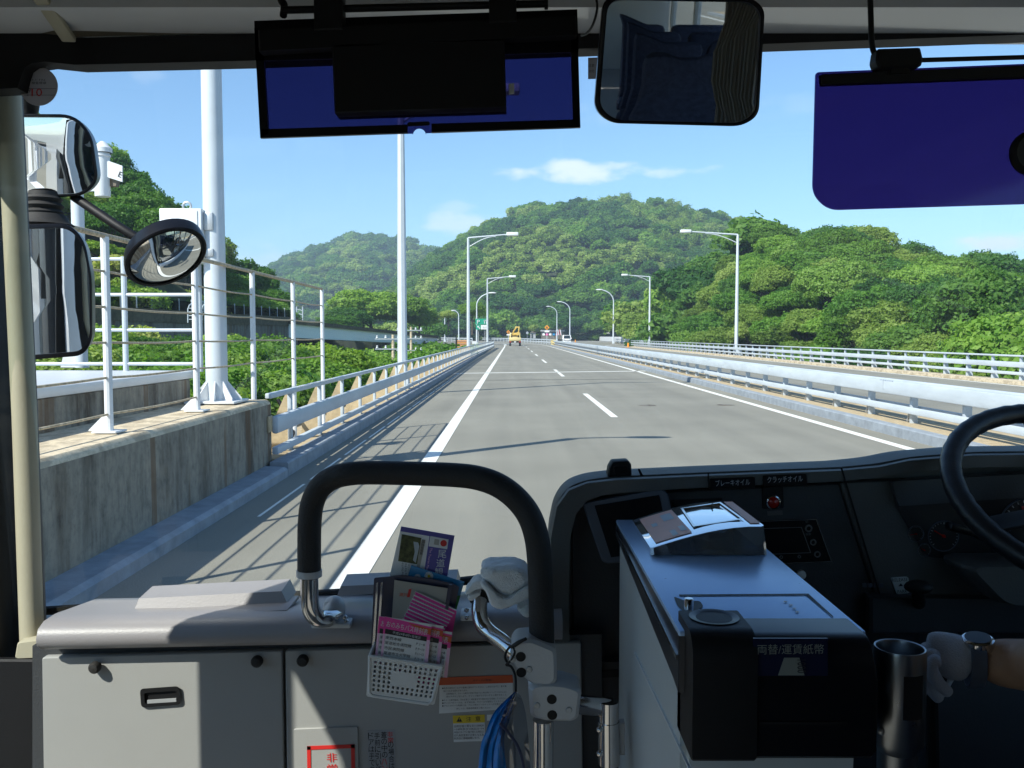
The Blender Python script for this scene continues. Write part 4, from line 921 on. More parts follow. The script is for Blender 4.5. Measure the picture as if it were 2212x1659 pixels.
pg = jgrid(-46, 90, 322, 350, 4.2); a_ = np.stack([pg[:, 0], pg[:, 1], np.full(len(pg), 1.0)], 1)
mass('verge_shrubs', a_, rng.integers(0, 3, len(pg)), rng.uniform(.45, .8, len(pg)), [crown_mesh('vs', 71, 2600, 4.0, 4.0, 11, .4, LEAF['light']), FM[0], FM[2]], 'light green shrubs along the foot of the main hill')
for i in range(16):
    f_ = i / 15; x_, y_ = -28.9 + 5.2 * f_, 40 + 52 * f_; sp = S[('mid', 'scrub', 'dark')[i % 3]][0]; g_s = (1.25 if i % 3 == 1 else .62) * random.uniform(.85, 1.15)
    plant_tree(sp, (x_ - 1.2, y_, 3.3 - (sp[2] - 1.4 if i % 3 != 1 else .3) * g_s), (g_s, g_s, g_s), random.uniform(0, 6), 'wall_shrub', 'bushy shrub hanging behind the mesh fence on the retaining wall', 'shrub', 'shrubs behind the mesh fence')

# ================================================================ THE BUS: shell
BL, BR = -1.07, 1.36                      # inner faces of the side walls
bus = thing('bus', 'bus interior seen from the front passenger seat, with dark header, beige pillar and wide windscreen', 'bus', (0.2, 1.0, .8))
WS0, WS1 = 1.93, 1.77                    # windscreen depth at its bottom and top edge
b = MB()
def wsp(u, v): # point on the windscreen plane
    p0 = P(1106, 1290, WS0); p1 = P(1106, 135, WS1); n = (p1 - p0).cross(V((1, 0, 0))).normalized(); return PP(u, v, p0, n)
zb, zt = P(1106, 1300, WS0).z, P(1106, 60, WS1).z
g = MB(); cols = 14; vs = []
for i in range(cols + 1):
    x = BL + (BR - BL) * i / cols; bow = 0.0
    if i in (0, cols): bow = -.03
    vs += [V((x, WS0 + bow, zb - .25)), V((x, WS1 + bow, zt + .1))]
g.add(vs, [[2 * i, 2 * i + 2, 2 * i + 3, 2 * i + 1] for i in range(cols)]); g.build('windscreen', M['glass'], bus)
# floor, roof, walls
b.box((.18, -3.2, .78), (2.5, 10.4, .06)); b.build('floor', M['floor'], bus)
b = MB(); b.box((.18, -3.3, 2.56), (2.52, 10.1, .06)); b.box((.18, 1.70, 2.50), (2.52, .2, .12)); b.build('roof', M['busw'], bus)
b = MB(); b.box((.18, -3.4, 2.50), (2.36, 9.9, .03), .01); b.build('ceiling', M['ceil'], bus)
b = MB(); b.box((.18, -8.4, 1.6), (2.5, .05, 1.8)); b.build('rear_wall', M['wallin'], bus)
for nm, xi, xo in (('left', BL, BL - .05), ('right', BR, BR + .05)):
    d = -1 if nm == 'left' else 1
    y_end = -.25 if nm == 'left' else 1.75
    inn = MB(); out = MB()
    def pan(y0, y1, z0, z1):
        inn.box((xi + d * .012, (y0 + y1) / 2, (z0 + z1) / 2), (.024, y1 - y0, z1 - z0)); out.box((xi + d * .04, (y0 + y1) / 2, (z0 + z1) / 2), (.028, y1 - y0, z1 - z0))
    if nm == 'left':
        pan(-8.4, .90, .4, 1.30); pan(-8.4, .90, 2.28, 2.53); pan(.38, .90, 1.30, 2.28)  # last pan: unseen solid stretch put in to stop the sun
        for yy in (-.9, -2.6, -4.3, -6.0, -7.7, -8.35): pan(yy, yy + .1, 1.30, 2.28)
        pan(.90, 1.88, .35, .62); pan(.90, 1.88, 2.24, 2.53)  # last pan: unseen top rail added to shade the upper pillar trim
    else:
        pan(-8.4, 1.75, .4, 1.40); pan(-8.4, 1.75, 2.28, 2.53)
        for yy in (1.05, -.9, -2.6, -4.3, -6.0, -7.7): pan(yy, yy + .1, 1.40, 2.28)
    inn.build('side_lining', M['wallin'], bus); out.build('outer_side', M['busw'], bus)
    gl = MB(); gl.quad((xi + d * .03, -8.3, 1.25), (xi + d * .03, .4 if nm == 'left' else 1.7, 1.25), (xi + d * .03, .4 if nm == 'left' else 1.7, 2.3), (xi + d * .03, -8.3, 2.3)); gl.build('side_window', M['sideglass'], bus)
# front door (left): leaf frame with two glazed openings, shaped out of view to cut the sunlight
b = MB()
b.box((BL - .02, 1.172, 1.48), (.05, .145, 1.80), .008)            # middle stile
b.prism([(BL - .045, .88, .62), (BL - .045, .885, .62), (BL - .045, .89, 1.80), (BL - .045, .962, 1.99), (BL - .045, 1.10, 2.075), (BL - .045, 1.10, 2.40), (BL - .045, .88, 2.40)], (.05, 0, 0))
dr = b.build('front_door', M['dash2'], bus)
b = MB(); b.quad((BL - .02, .93, .6), (BL - .02, 1.80, .6), (BL - .02, 1.80, 2.38), (BL - .02, .93, 2.38)); b.build('pane', M['sideglass'], dr)
b = MB(); b.box((BL - .03, 1.855, 1.45), (.06, .10, 2.1), .01); b.build('door_edge', M['black'], dr)  # stile added to shade the left of the pillar trim
b = MB(); b.box((BL - .065, 1.93, 1.4), (.06, .08, 2.2), .015); b.build('outer_pillar', M['busw'], bus)
# left A pillar trim
def slab(pts, Y0, dy, bev=0):
    q = MB(); q.px(pts, Y0, dy, bev); return q
slab([(-80, 1425), (78, 1426), (84, 1900), (-80, 1900)], 1.79, .02, .004).build('pillar_dark_filler', M['black'], bus)
b = MB()
for (u0, u1, u2, v, Y) in (): pass
pa = [(4, 60), (26, 480), (47, 900), (72, 1385)]
f_ = [P(u + 4, v, 1.83) for u, v in pa]
b.tube([P(12, 60, 1.850), P(32, 480, 1.850), P(53, 900, 1.850), P(70, 1390, 1.850)], .024, 18); b.build('pillar_trim', M['beige'], bus)
slab([(-90, 60), (12, 60), (32, 480), (52, 900), (70, 1395), (-90, 1395)], 1.905, .015).build('pillar_dark_filler', M['black'], bus)  # black slab added to stand in for the pillar's shaded side
b = MB(); b.tube([P(30, 60, 1.86), P(50, 480, 1.86), P(70, 900, 1.86), P(90, 1385, 1.86)], .011, 10); b.build('pillar_edge', M['dash'], bus)
b = MB(); b.px(rp([(36, 1388), (97, 1380), (97, 1412), (84, 1422), (30, 1424)], 6, 3), 1.80, .06, .004); b.build('pillar_foot', M['beige'], bus)
# header across the top of the windscreen
hd = [(-150, 40), (16, 52), (60, 49), (110, 57), (160, 82), (545, 72), (1290, 30), (1650, 42), (2212, 12), (2700, -10), (2700, 50), (2212, 75), (1650, 95), (1290, 104), (550, 131), (250, 138), (160, 140), (95, 133), (66, 137), (52, 146), (44, 165), (36, 190), (-150, 200)]
hb = MB(); hb.px(hd, 1.735, .05, .004); hb.build('header_panel', M['black'], bus)
b = MB(); b.prism([P(-150, 45, 1.735), P(160, 80, 1.735), P(545, 70, 1.735), P(2700, -12, 1.735), V((1.5, 1.60, 2.487)), V((-1.05, 1.60, 2.487))], (0, .02, .02)); b.build('header_fascia', M['ceil'], bus)
b = MB(); b.bar(P(150, 86, 1.715), V((P(105, -10, 1.6).x, 1.50, 2.475)), .026, .012, r=.003); b.build('ceiling_strip', M['beige'], bus)
# windscreen rubber along the bottom and wiper rest
b = MB(); b.tube([P(90, 1320, WS0 - .02), P(400, 1300, WS0 - .015), P(800, 1277, WS0 - .012), P(1030, 1252, WS0 - .01), P(1140, 1240, WS0 - .01), P(1300, 1230, WS0 - .01)], .010, 8); b.build('windscreen_seal', M['rubber'], bus)
# outer nose below the glass and bus floor panel in front
b = MB(); b.box((.18, 2.02, .70), (2.5, .10, 1.0), .04); b.build('front_panel', M['busw'], bus)
# right A pillar (out of the picture, closes the shell)
b = MB(); b.box((BR + .0, 1.80, 1.6), (.1, .12, 1.9), .02); b.build('pillar_trim', M['beige'], bus)
# passenger seats behind the camera, seen only in the mirrors
ST = thing('passenger_seat', 'dark blue passenger seat in the cabin behind', 'seat', (0, 0, 0), 'passenger seats in the mirror')
b = MB(); b.box((0, 0, 1.2), (.44, .44, .12), .04); b.build('seat_cushion', M['seat'], ST)
b = MB(); b.box((0, -.24, 1.58), (.44, .11, .72), .05); b.build('backrest', M['seat'], ST)
b = MB(); b.box((0, -.02, .98), (.1, .35, .34), .01); b.build('leg', M['steel'], ST)
WL[ST] = V((0, 0, 0)); first = True
for yy in (-1.0, -1.85, -2.7, -3.55):
    for xx in (-.72, -.24, .62, 1.1):
        if first: ST.location = (xx, yy, 0); first = False
        else: dup(ST, (xx, yy, 0))
t = thing('curtain', 'beige curtain hanging behind the driver, seen in the interior mirror', 'curtain', (.75, -.4, 1.0))
b = MB(); vs = []
for i in range(40):
    x = .62 + .2 * i / 39; y = -.35 + .007 * sin(i * 1.9); vs += [V((x, y, 1.0)), V((x, y, 2.46))]
b.add(vs, [[2 * i, 2 * i + 2, 2 * i + 3, 2 * i + 1] for i in range(39)]); b.build('cloth', M['curtain'], t)

# ================================================================ left cabinet under the windscreen
YP = 1.72
cab = thing('dash_cabinet', 'light grey cabinet under the windscreen with two doors and a rounded lid', 'cabinet', (-.4, YP, .8))
b = MB()
lipT = [(92, 1352), (400, 1350), (640, 1348), (1000, 1338), (1215, 1328)]; 
prof = []
L0 = P(84, 1348, 1.69); R0 = P(1215, 1326, 1.69)
def lidsec(p):   # side profile of the lid at an end point
    pb = V((p.x, WS0 - .005, P(1106, 1292, WS0).z + (p.z - L0.z)))
    return [p + V((0, .03, -.052)), p + V((0, .004, -.052)), p + V((0, -.010, -.040)), p + V((0, -.012, -.026)), p + V((0, -.004, -.009)), p + V((0, .018, .0)), p + V((0, .06, .001)), pb, pb + V((0, 0, -.06))]
rows = [lidsec(L0.lerp(R0, q)) for q in np.linspace(0, 1, 13)]; k = len(rows[0])
b.add([p for r in rows for p in r], [[i * k + j, (i + 1) * k + j, (i + 1) * k + (j + 1) % k, i * k + (j + 1) % k] for i in range(12) for j in range(k)] + [list(range(k)), [12 * k + j for j in range(k)][::-1]])
b.build('lid', M['lid'], cab, sharp=50)
def door(pts, lab=None):
    q = MB(); q.px(pts, YP, .02, .0025); return q.build('door', M['panel'], cab, label=lab)
b = MB(); b.px([(70, 1395), (1300, 1370), (1300, 1850), (70, 1850)], YP + .018, .03); b.build('frame', M['dash2'], cab)
d1 = door(rp([(90, 1421), (609, 1406), (616, 1850), (96, 1850)], 5, 2)); d2 = door(rp([(616, 1406), (1255, 1388), (1262, 1850), (622, 1850)], 5, 2))
for (u, v, dd) in ((211, 1437, d1), (559, 1424, d1), (657, 1422, d2)):
    b = MB(); p = P(u, v, YP); b.lathe([(0, -.022), (.008, -.021), (.0115, -.016), (.0115, -.008), (.007, -.004), (.007, .001)], p, (0, 1, 0), 16); b.build('knob', M['rubber'], dd)
b = MB(); o_ = rp([(302, 1488), (387, 1482), (391, 1522), (305, 1529)], 9, 4); i_ = rp([(311, 1497), (380, 1492), (383, 1516), (313, 1521)], 5, 4)
ko = [P(u, v, YP - .006) for u, v in o_]; ki = [P(u, v, YP - .006) for u, v in i_]; kb = [P(u, v, YP - .0015) for u, v in o_]; kd = [P(u, v, YP - .0008) for u, v in i_]; k = len(ko)
b.add(ko + ki + kb + kd, [[j, (j + 1) % k, k + (j + 1) % k, k + j] for j in range(k)] + [[j, (j + 1) % k, 2 * k + (j + 1) % k, 2 * k + j] for j in range(k)] + [[k + j, k + (j + 1) % k, 3 * k + (j + 1) % k, 3 * k + j] for j in range(k)] + [[3 * k + j for j in range(k)]])
hn = b.build('handle', M['black'], d1)
b = MB(); b.px([(318, 1513), (380, 1509), (381, 1516), (318, 1520)], YP - .0045, .003); b.build('handle', M['grey'], d1)
# small flap with the red frame
b = MB(); b.px(rp([(634, 1575), (773, 1570), (778, 1850), (638, 1850)], 4, 2), YP - .004, .006, .001); fl = b.build('flap', M['panel'], cab)
b = MB(); yq = YP - .0052
for q in ([(663, 1612), (766, 1608), (766, 1616), (663, 1620)], [(663, 1612), (671, 1612), (674, 1850), (666, 1850)], [(758, 1608), (766, 1608), (770, 1850), (762, 1850)]):
    b.px(q, yq, .0008)
ptext(b, '非', (706, 1647), (728, 1646), 20, yq); ptext(b, '常', (707, 1672), (729, 1671), 21, yq)
b.build('red_marking', M['red'], fl)
# notices stuck on the door
def notice(pts, m, name='notice', lab=None): q = MB(); q.px(pts, YP - .001, .0012); return q.build(name, m, d2, label=lab)
n1 = notice([(949.5, 1464), (1107, 1458), (1108.5, 1531), (948.5, 1541.5)], M['plateW'], 'warning_label', 'white notice with an orange red band')
b = MB(); b.px([(949.5, 1464), (1107, 1458), (1108.3, 1475), (948.5, 1480.3)], YP - .0016, .0006); b.build('band', M['orange'], n1)
b = MB(); yq = YP - .0019
ptext(b, 'ホイールの取扱い', (1022, 1472.6), (1066, 1471), 5, YP - .0022)
for i, (s, u0, u1) in enumerate((('●指定の締付けトルクで確実に締付けてください。しめ忘れますと、重大事', 955, 1094), ('故につながる恐れがあります。', 958, 1010), ('点検時期まで、ホイール締付け状態が目安でない時は特にインパクトなどによる', 964, 1094), ('締めすぎをしないよう、クリップ曲がりがないかよく確かめること', 964, 1094), ('●ホイール取付部は、汚れを落とし規定量を守り締め付けを実施してください。', 955, 1094), ('●ディスクホイールは、必ず純正品、ホイールを使用してください。', 955, 1090), ('●アルミホイール装着には、アルミ用ホイールナットへの交換が必要', 955, 1090), ('詳しくは、取扱説明書をご覧ください。', 986, 1062))):
    v = 1489 + i * 6.0 + (2 if i > 3 else 0); ptext(b, s, (u0, v), (u1, v - (u1 - u0) * .035), 4.0, yq)
b.build('lettering', M['ink'], n1)
n2 = notice([(978, 1546), (1047, 1543.6), (1047.5, 1600.6), (980, 1603.2)], M['plateW'], 'warning_label', 'white caution label with a yellow top')
b = MB(); b.px([(978, 1546), (1047, 1543.6), (1047.2, 1560.6), (978.6, 1563)], YP - .0016, .0006); b.build('band', M['yellow'], n2)
b = MB(); ptext(b, '注', (1007, 1558.5), (1018, 1558.2), 10.5, yq); ptext(b, '意', (1027, 1558), (1038, 1557.6), 10.5, yq); b.px([(992, 1548.5), (998.5, 1559), (986, 1559.4)], YP - .002, .0005)
for i, s in enumerate(('出荷仕様と異なる11.00R20', '−14PR及び12R22.5−14', 'PR他のタイヤに履き替える場合は', '切れ角変更等が必要となる為', '販売店に御相談願います。')):
    ptext(b, s, (981, 1571.5 + i * 6.6), (1045 if i < 4 else 1037, 1569.5 + i * 6.6), 5.0, yq)
b.build('lettering', M['ink'], n2)
b = MB(); b.px([(991.6, 1551.5), (993, 1551.5), (992.7, 1556), (991.9, 1556)], YP - .0028, .0004); b.build('exclamation', M['yellow'], n2)
n3 = notice([(1052, 1544), (1075, 1543), (1075, 1556), (1052, 1557)], M['plateW'], 'label')
n4 = notice([(794, 1578), (853, 1577), (856, 1850), (797, 1850)], M['grey'], 'emergency_label', 'grey vertical label with red and black writing')
b = MB(); pvtext(b, 'の場合は、', 838, 1601, 12, 15.2, yq, .05); pvtext(b, '蓋の中の', 823, 1580, 12, 14.4, yq, .05); pvtext(b, 'ル', 823, 1682, 12, 15, yq); pvtext(b, '手前に引いてください', 808.5, 1582, 12, 14.6, yq, .05); pvtext(b, 'ドアは手であけられます', 794.8, 1582, 12, 14.6, yq, .05); b.build('lettering', M['ink'], n4)
b = MB(); pvtext(b, '非常', 837, 1580, 12, 12.5, yq, .05); pvtext(b, 'ハンド', 824, 1638, 12, 15, yq, .05); b.build('lettering', M['red'], n4)
# raised covers on the lid
def cover(name, pts_top, pts_bot, Yf, dy, m):
    q = MB(); a = [P(u, v, Yf) for u, v in pts_bot]; c = [P(u, v, Yf + .012) for u, v in pts_top]; dv = V((0, dy, 0.006))
    vs = a + c + [p + dv for p in c] + [p + dv for p in a]
    q.add(vs, [[0, 1, 3, 2], [2, 3, 5, 4], [4, 5, 7, 6], [0, 2, 4, 6], [1, 7, 5, 3]]); return q.build(name, m, cab)
cover('vent_cover', [(300, 1293), (608, 1277)], [(288, 1322), (622, 1306)], 1.79, .07, M['lid'])
b = MB(); lz = P(300, 1330, 1.75); b.bar(P(272, 1324, 1.79), P(634, 1305, 1.79), .10, .008, r=.003); b.build('vent_flange', M['lid'], cab)
cover('vent_cover', [(736, 1266), (985, 1255)], [(728, 1287), (990, 1274)], 1.80, .07, M['lid'])
b = MB(); b.px(rp([(108, 1332), (122, 1327), (140, 1330), (150, 1325), (156, 1332), (154, 1342), (128, 1349), (108, 1347)], 4, 3), 1.80, .03, .003); b.build('latch', M['blackgloss'], cab)

# ================================================================ hand rail
hr = thing('handrail', 'black padded hoop handrail with chrome ends on the grey cabinet', 'handrail', P(900, 1200, 1.6))
path = [(668, 1246, 1.62), (668, 1180, 1.62), (669, 1130, 1.62), (674, 1090, 1.62), (689, 1056, 1.615), (716, 1034, 1.61), (752, 1024, 1.60), (800, 1021, 1.595), (900, 1023, 1.58), (980, 1026, 1.565), (1030, 1032, 1.555), (1074, 1047, 1.545), (1112, 1074, 1.535), (1142, 1112, 1.525), (1159, 1160, 1.515), (1166, 1220, 1.51), (1169, 1300, 1.50), (1171, 1440, 1.49)]
b = MB(); b.tube(smooth_path([P(*q) for q in path], 5), .0217, 18); b.build('padded_grip', M['foam'], hr)
b = MB(); b.tube([P(668, 1231, 1.62), P(668, 1245, 1.62)], .0235, 18); cl = b.build('collar', M['alu'], hr)
b = MB(); b.tube(smooth_path([P(668, 1240, 1.62), P(669, 1290, 1.62), P(673, 1318, 1.625), P(685, 1334, 1.64), P(706, 1336, 1.66), P(724, 1328, 1.69)], 6), .0168, 16); b.build('pipe_end', M['chrome'], hr)
b = MB(); b.ball(P(722, 1318, 1.70), (.022, .03, .028), 14); b.box(P(722, 1340, 1.70), (.075, .07, .010), .003); b.box(P(717, 1312, 1.70), (.03, .04, .04), .012); br_ = b.build('mounting_bracket', M['alu'], hr)
for uu, vv in ((745, 1334), (748, 1343), (694, 1346)):
    b = MB(); b.ball(P(uu, vv, 1.675), .005, 8); b.build('bolt', M['chrome'], br_)
c1 = [(1103, 1402), (1115, 1384), (1146, 1381), (1202, 1404), (1204, 1474), (1190, 1484), (1152, 1481), (1126, 1462), (1107, 1432)]
c2 = [(1141, 1485), (1160, 1478), (1201, 1478), (1225, 1481), (1257, 1492), (1250, 1553), (1238, 1561), (1180, 1560), (1146, 1551)]
for pts, holes, screws in ((c1, ((1125, 1419), (1126, 1453)), ((1107, 1424), (1143, 1446))), (c2, ((1192, 1511), (1193, 1545)), ((1160, 1524), (1229, 1534)))):
    b = MB(); b.px(rp(pts, 10, 4), 1.455, .07, .007); ck = b.build('clamp', M['alu'], hr)
    for u, v in holes: b = MB(); b.lathe([(0, -.0006), (.0078, -.0006), (.0086, .0006)], P(u, v, 1.4545), (0, 1, 0), 16); b.build('clamp_hole', M['black'], ck)
    for u, v in screws:
        b = MB(); b.lathe([(0, -.002), (.0045, -.0018), (.006, .0008)], P(u, v, 1.4545), (0, 1, 0), 14); b.build('screw', M['steel'], ck)
b = MB(); b.tube([P(1173, 1555, 1.49), P(1172, 1900, 1.49)], .0178, 18); b.build('lower_post', M['chrome'], hr)
b = MB(); b.tube(smooth_path([P(1036, 1278, 1.64), P(1036, 1300, 1.62), P(1036, 1325, 1.60), P(1042, 1348, 1.585), P(1058, 1366, 1.57), P(1085, 1386, 1.54), P(1112, 1408, 1.51), P(1130, 1422, 1.50)], 6), .0148, 16); b.build('diagonal_arm', M['chrome'], hr)
b = MB(); b.tube([P(1036, 1283, 1.635), P(1036, 1298, 1.625)], .0185, 16); b.build('collar', M['rubber'], hr)
b = MB(); b.box(P(1020, 1327, 1.69), (.045, .05, .012), .004); br_ = b.build('mounting_bracket', M['alu'], hr)
for vv in (1318, 1334): b = MB(); b.ball(P(1008, vv, 1.665), .005, 8); b.build('bolt', M['chrome'], br_)
b = MB(); b.tube([P(1240, 1520, 1.49), P(1302, 1528, 1.49), P(1316, 1532, 1.49)], .0165, 16); b.build('side_arm', M['chrome'], hr)
b = MB(); b.tube([P(1315, 1515, 1.485), P(1315, 1560, 1.485)], .0168, 16); b.tube([P(1315, 1558, 1.485), P(1316, 1650, 1.485)], .0185, 16); b.build('elbow_post', M['chrome'], hr)
b = MB(); b.px([(1312, 1562), (1350, 1562), (1350, 1632), (1312, 1632)], 1.49, .02, .002); b.build('elbow_plate', M['alu'], hr)
for vv in (1576, 1628): b = MB(); b.ball(P(1295, vv, 1.475), .006, 8); b.build('bolt', M['chrome'], hr)
b = MB(); pts = [P(1098, 1434, 1.47), P(1091, 1420, 1.465), P(1096, 1404, 1.465), P(1106, 1396, 1.46), P(1112, 1410, 1.455), P(1102, 1428, 1.455), P(1094, 1436, 1.47), P(1104, 1440, 1.46), P(1113, 1460, 1.45), P(1114, 1495, 1.44)]
b.tube(smooth_path(pts, 5), .0022, 6); b.tube(smooth_path([P(1104, 1398, 1.455), P(1118, 1388, 1.45), P(1136, 1380, 1.445), P(1128, 1384, 1.445), P(1112, 1395, 1.45)], 5), .003, 6)
tag(b.build('tied_cord', M['black']), 'thin black cord knotted round the chrome arm beside the padded handrail', 'cord')
# white towel over the chrome arm
t = thing('towel', 'folded white terry towel draped over the chrome arm of the handrail', 'towel', P(1080, 1290, 1.6))
def fold(pts, Yf, dep, name, bev=.006, vox=.0032, big=.006):
    q = MB(); q.px(rp(pts, 12, 3), Yf, dep, bev); o = q.build(name, M['towel'], t)
    m1 = o.modifiers.new('r', 'REMESH'); m1.mode = 'VOXEL'; m1.voxel_size = vox; m1.use_smooth_shade = True
    m2 = o.modifiers.new('s', 'SMOOTH'); m2.factor = .7; m2.iterations = 4
    tx = bpy.data.textures.new('n', 'CLOUDS'); tx.noise_scale = .03
    m3 = o.modifiers.new('d', 'DISPLACE'); m3.texture = tx; m3.strength = big; m3.mid_level = .5; m3.texture_coords = 'LOCAL'
    tx2 = bpy.data.textures.new('n2', 'CLOUDS'); tx2.noise_scale = .005
    m4 = o.modifiers.new('d2', 'DISPLACE'); m4.texture = tx2; m4.strength = .0022; m4.mid_level = .5
fold([(1037, 1233), (1053, 1226), (1109, 1224), (1131, 1231), (1140, 1240), (1148, 1260), (1126, 1277), (1104, 1291), (1090, 1291), (1070, 1282), (1057, 1263), (1038, 1250)], 1.565, .09, 'upper_fold', .012)
fold([(1038, 1257), (1056, 1264), (1069, 1284), (1090, 1293), (1105, 1293), (1124, 1278), (1150, 1264), (1150, 1294), (1118, 1309), (1090, 1319), (1064, 1316), (1057, 1301), (1049, 1279), (1038, 1267)], 1.555, .10, 'lower_fold', .008)
fold([(1003, 1282), (1025, 1255), (1040, 1254), (1052, 1267), (1040, 1270), (1023, 1277), (1004, 1288)], 1.575, .05, 'hanging_corner', .002, .002, .002)
fold([(1008, 1289), (1033, 1281), (1041, 1284), (1023, 1297), (1013, 1300)], 1.58, .05, 'hanging_corner', .002, .002, .002)
fold([(1112, 1310), (1145, 1303), (1145, 1338), (1125, 1330)], 1.60, .05, 'back_fold', .004)

# ================================================================ leaflet basket
YB = 1.60
bk = thing('leaflet_basket', 'white perforated plastic basket hung on the cabinet door, holding leaflets', 'basket', P(870, 1480, YB))
q00, q10, q11, q01 = V((798.5, 1416.5)), V((954.5, 1439)), V((936.5, 1520.5)), V((793.5, 1502.5))
def bq(a, c): return q00.lerp(q10, a).lerp(q01.lerp(q11, a), c)
fv = MB(); nc, nr_ = 13, 7; us = [0.0, .075]
for i in range(nc): a = .085 + i * (.85 / (nc - 1)) ; us += [a - .0165, a + .0165]
us += [.985, 1.0]; us = sorted(us[2:]); us = [0.0] + us + ([1.0] if us[-1] < 1 else [])
vs_ = [0.0, .06]; vrow = []
for j in range(nr_): a = .14 + j * .115; vrow += [a - .032, a + .032]
vs_ = [0.0] + vrow + [1.0]
def inhole(i, j):
    return i % 2 == 1 and j % 2 == 1 and not (4 <= i // 2 <= 8 and 2 <= j // 2 <= 4) and i // 2 < nc
for dy, tag_ in ((0, 0), (.002, 1)):
    grid = [[P(*bq(a, c), YB + dy) for a in us] for c in vs_]
    base = len(fv.v); fv.v += [p for r in grid for p in r]; W_ = len(us)
    for j in range(len(vs_) - 1):
        for i in range(W_ - 1):
            if not inhole(i, j): fv.f.append([base + j * W_ + i, base + j * W_ + i + 1, base + (j + 1) * W_ + i + 1, base + (j + 1) * W_ + i]); fv.sm.append(False)
fv.build('front_grid', M['basket'], bk)
b = MB(); D = V((0, .085, 0)); A, B_, C_, E_ = [P(*q, YB) for q in (q00, q10, q11, q01)]
b.prism([A, E_, E_ + D, A + D], (-.002, 0, 0)); b.prism([B_, C_, C_ + D, B_ + D], (.002, 0, 0)); b.prism([E_, C_, C_ + D, E_ + D], (0, 0, -.002)); b.prism([A + D, B_ + D, C_ + D, E_ + D], (0, .002, 0)); b.build('basket_body', M['basket'], bk)
b = MB(); b.tube([A + V((0, -.001, 0)), B_ + V((0, -.001, 0))], .0028, 8); b.tube([A, A + D], .0028, 8); b.tube([B_, B_ + D], .0028, 8)
b.tube([A, E_ + V((.004, 0, .006)), E_ + V((.010, 0, -.0005)), C_ + V((-.010, 0, -.0005)), C_ + V((-.003, 0, .006)), B_], .0032, 8); b.build('rim', M['basket'], bk)
def sheet(name, pts, Y, m, label, cat, group=None, dy=.0012, lean=.0):
    t_ = thing(name, label, cat, P(*pts[0], Y), group); q = MB(); q.px(pts, Y, dy); return t_, q.build('cover', m, t_)
# sleeve
t = thing('plastic_sleeve', 'dark navy plastic sleeve standing in the basket behind the timetables', 'sleeve', P(880, 1330, 1.65))
b = MB(); b.px(rp([(808, 1248), (866, 1243), (930, 1250), (978, 1261), (992, 1268), (955, 1445), (800, 1430)], 4, 3), 1.668, .003); b.build('back_sheet', M['navy'], t)
for u0, u1 in ((813, 804), (823, 812)):
    b = MB(); b.px([(u0, 1259), (u0 + 4, 1258), (u1 + 3, 1440), (u1 - 3, 1440)], 1.655, .002); b.build('edge', M['clear'], t)
b = MB(); b.px([(970, 1262), (977, 1263), (948, 1440), (941, 1440)], 1.650, .002); b.build('edge', M['navy'], t)
# tall map
t, c = sheet('map_brochure', [(866.5, 1137), (982, 1157), (952, 1330), (822, 1330)], 1.69, M['paper'], 'purple and white tourist map standing tallest at the back of the basket', 'brochure')
Ym = 1.6885
b = MB(); b.px([(866.5, 1137), (982, 1157), (980, 1167), (864.6, 1147.5)], Ym, .0006); b.px([(928, 1157), (980, 1166), (950, 1330), (902, 1330)], Ym, .0006); b.build('purple_print', M['purple'], c)
b = MB(); b.px([(868, 1154), (910, 1162.5), (901, 1219), (860, 1212)], Ym, .0006); b.build('photo', M['photo'], c)
b = MB(); b.px([(893, 1170), (903, 1172), (906, 1180), (898, 1216), (892, 1210), (896, 1192)], Ym - .0008, .0006); b.build('photo', M['rail'], c)
b = MB(); b.px([(929.5, 1158), (969, 1165.5), (966, 1186.5), (926, 1180)], Ym - .0008, .0006); b.build('flag_box', M['plateW'], c)
b = MB(); b.px([(958.3 + 7 * cos(q), 1173.6 + 7 * sin(q)) for q in np.linspace(0, 2 * pi, 18)[:-1]], Ym - .0016, .0006); b.build('red_disc', M['red'], c)
b = MB(); b.px([(939, 1164), (949, 1166), (948, 1178), (937, 1176)], Ym - .0016, .0006); b.px([(911.5, 1165), (919, 1166.6), (906, 1230), (899, 1228.5)], Ym, .0006); b.build('grey_box', M['cream'], c)
b = MB(); pvtext(b, '尾道観光', 946, 1187, 18, 19.5, Ym - .0012, -.17); b.build('lettering', M['white'], c)
b = MB()
p0 = P(934, 1184, Ym - .0012); p1 = P(925, 1232, Ym - .0012); p2 = P(928, 1183, Ym - .0012); text(b, 'The Tourist Map', p2, p1 - p0, (p0 - p2))
b.build('lettering', M['pinkl'], c)
b = MB(); p0 = P(917, 1168, Ym - .0012); p1 = P(910, 1200, Ym - .0012); p2 = P(912.5, 1167, Ym - .0012)
pvtext(b, '国指定名勝', 911.5, 1167, 6, 6.4, Ym - .0012, -.18)
for i in range(4):
    for j in range(3): pvtext(b, 'の中に浮'[i] * 2, 868 + i * 7, 1215 + j * 10 + i * 1.5, 4, 4.6, Ym - .0012, -.17)
b.build('lettering', M['ink'], c)
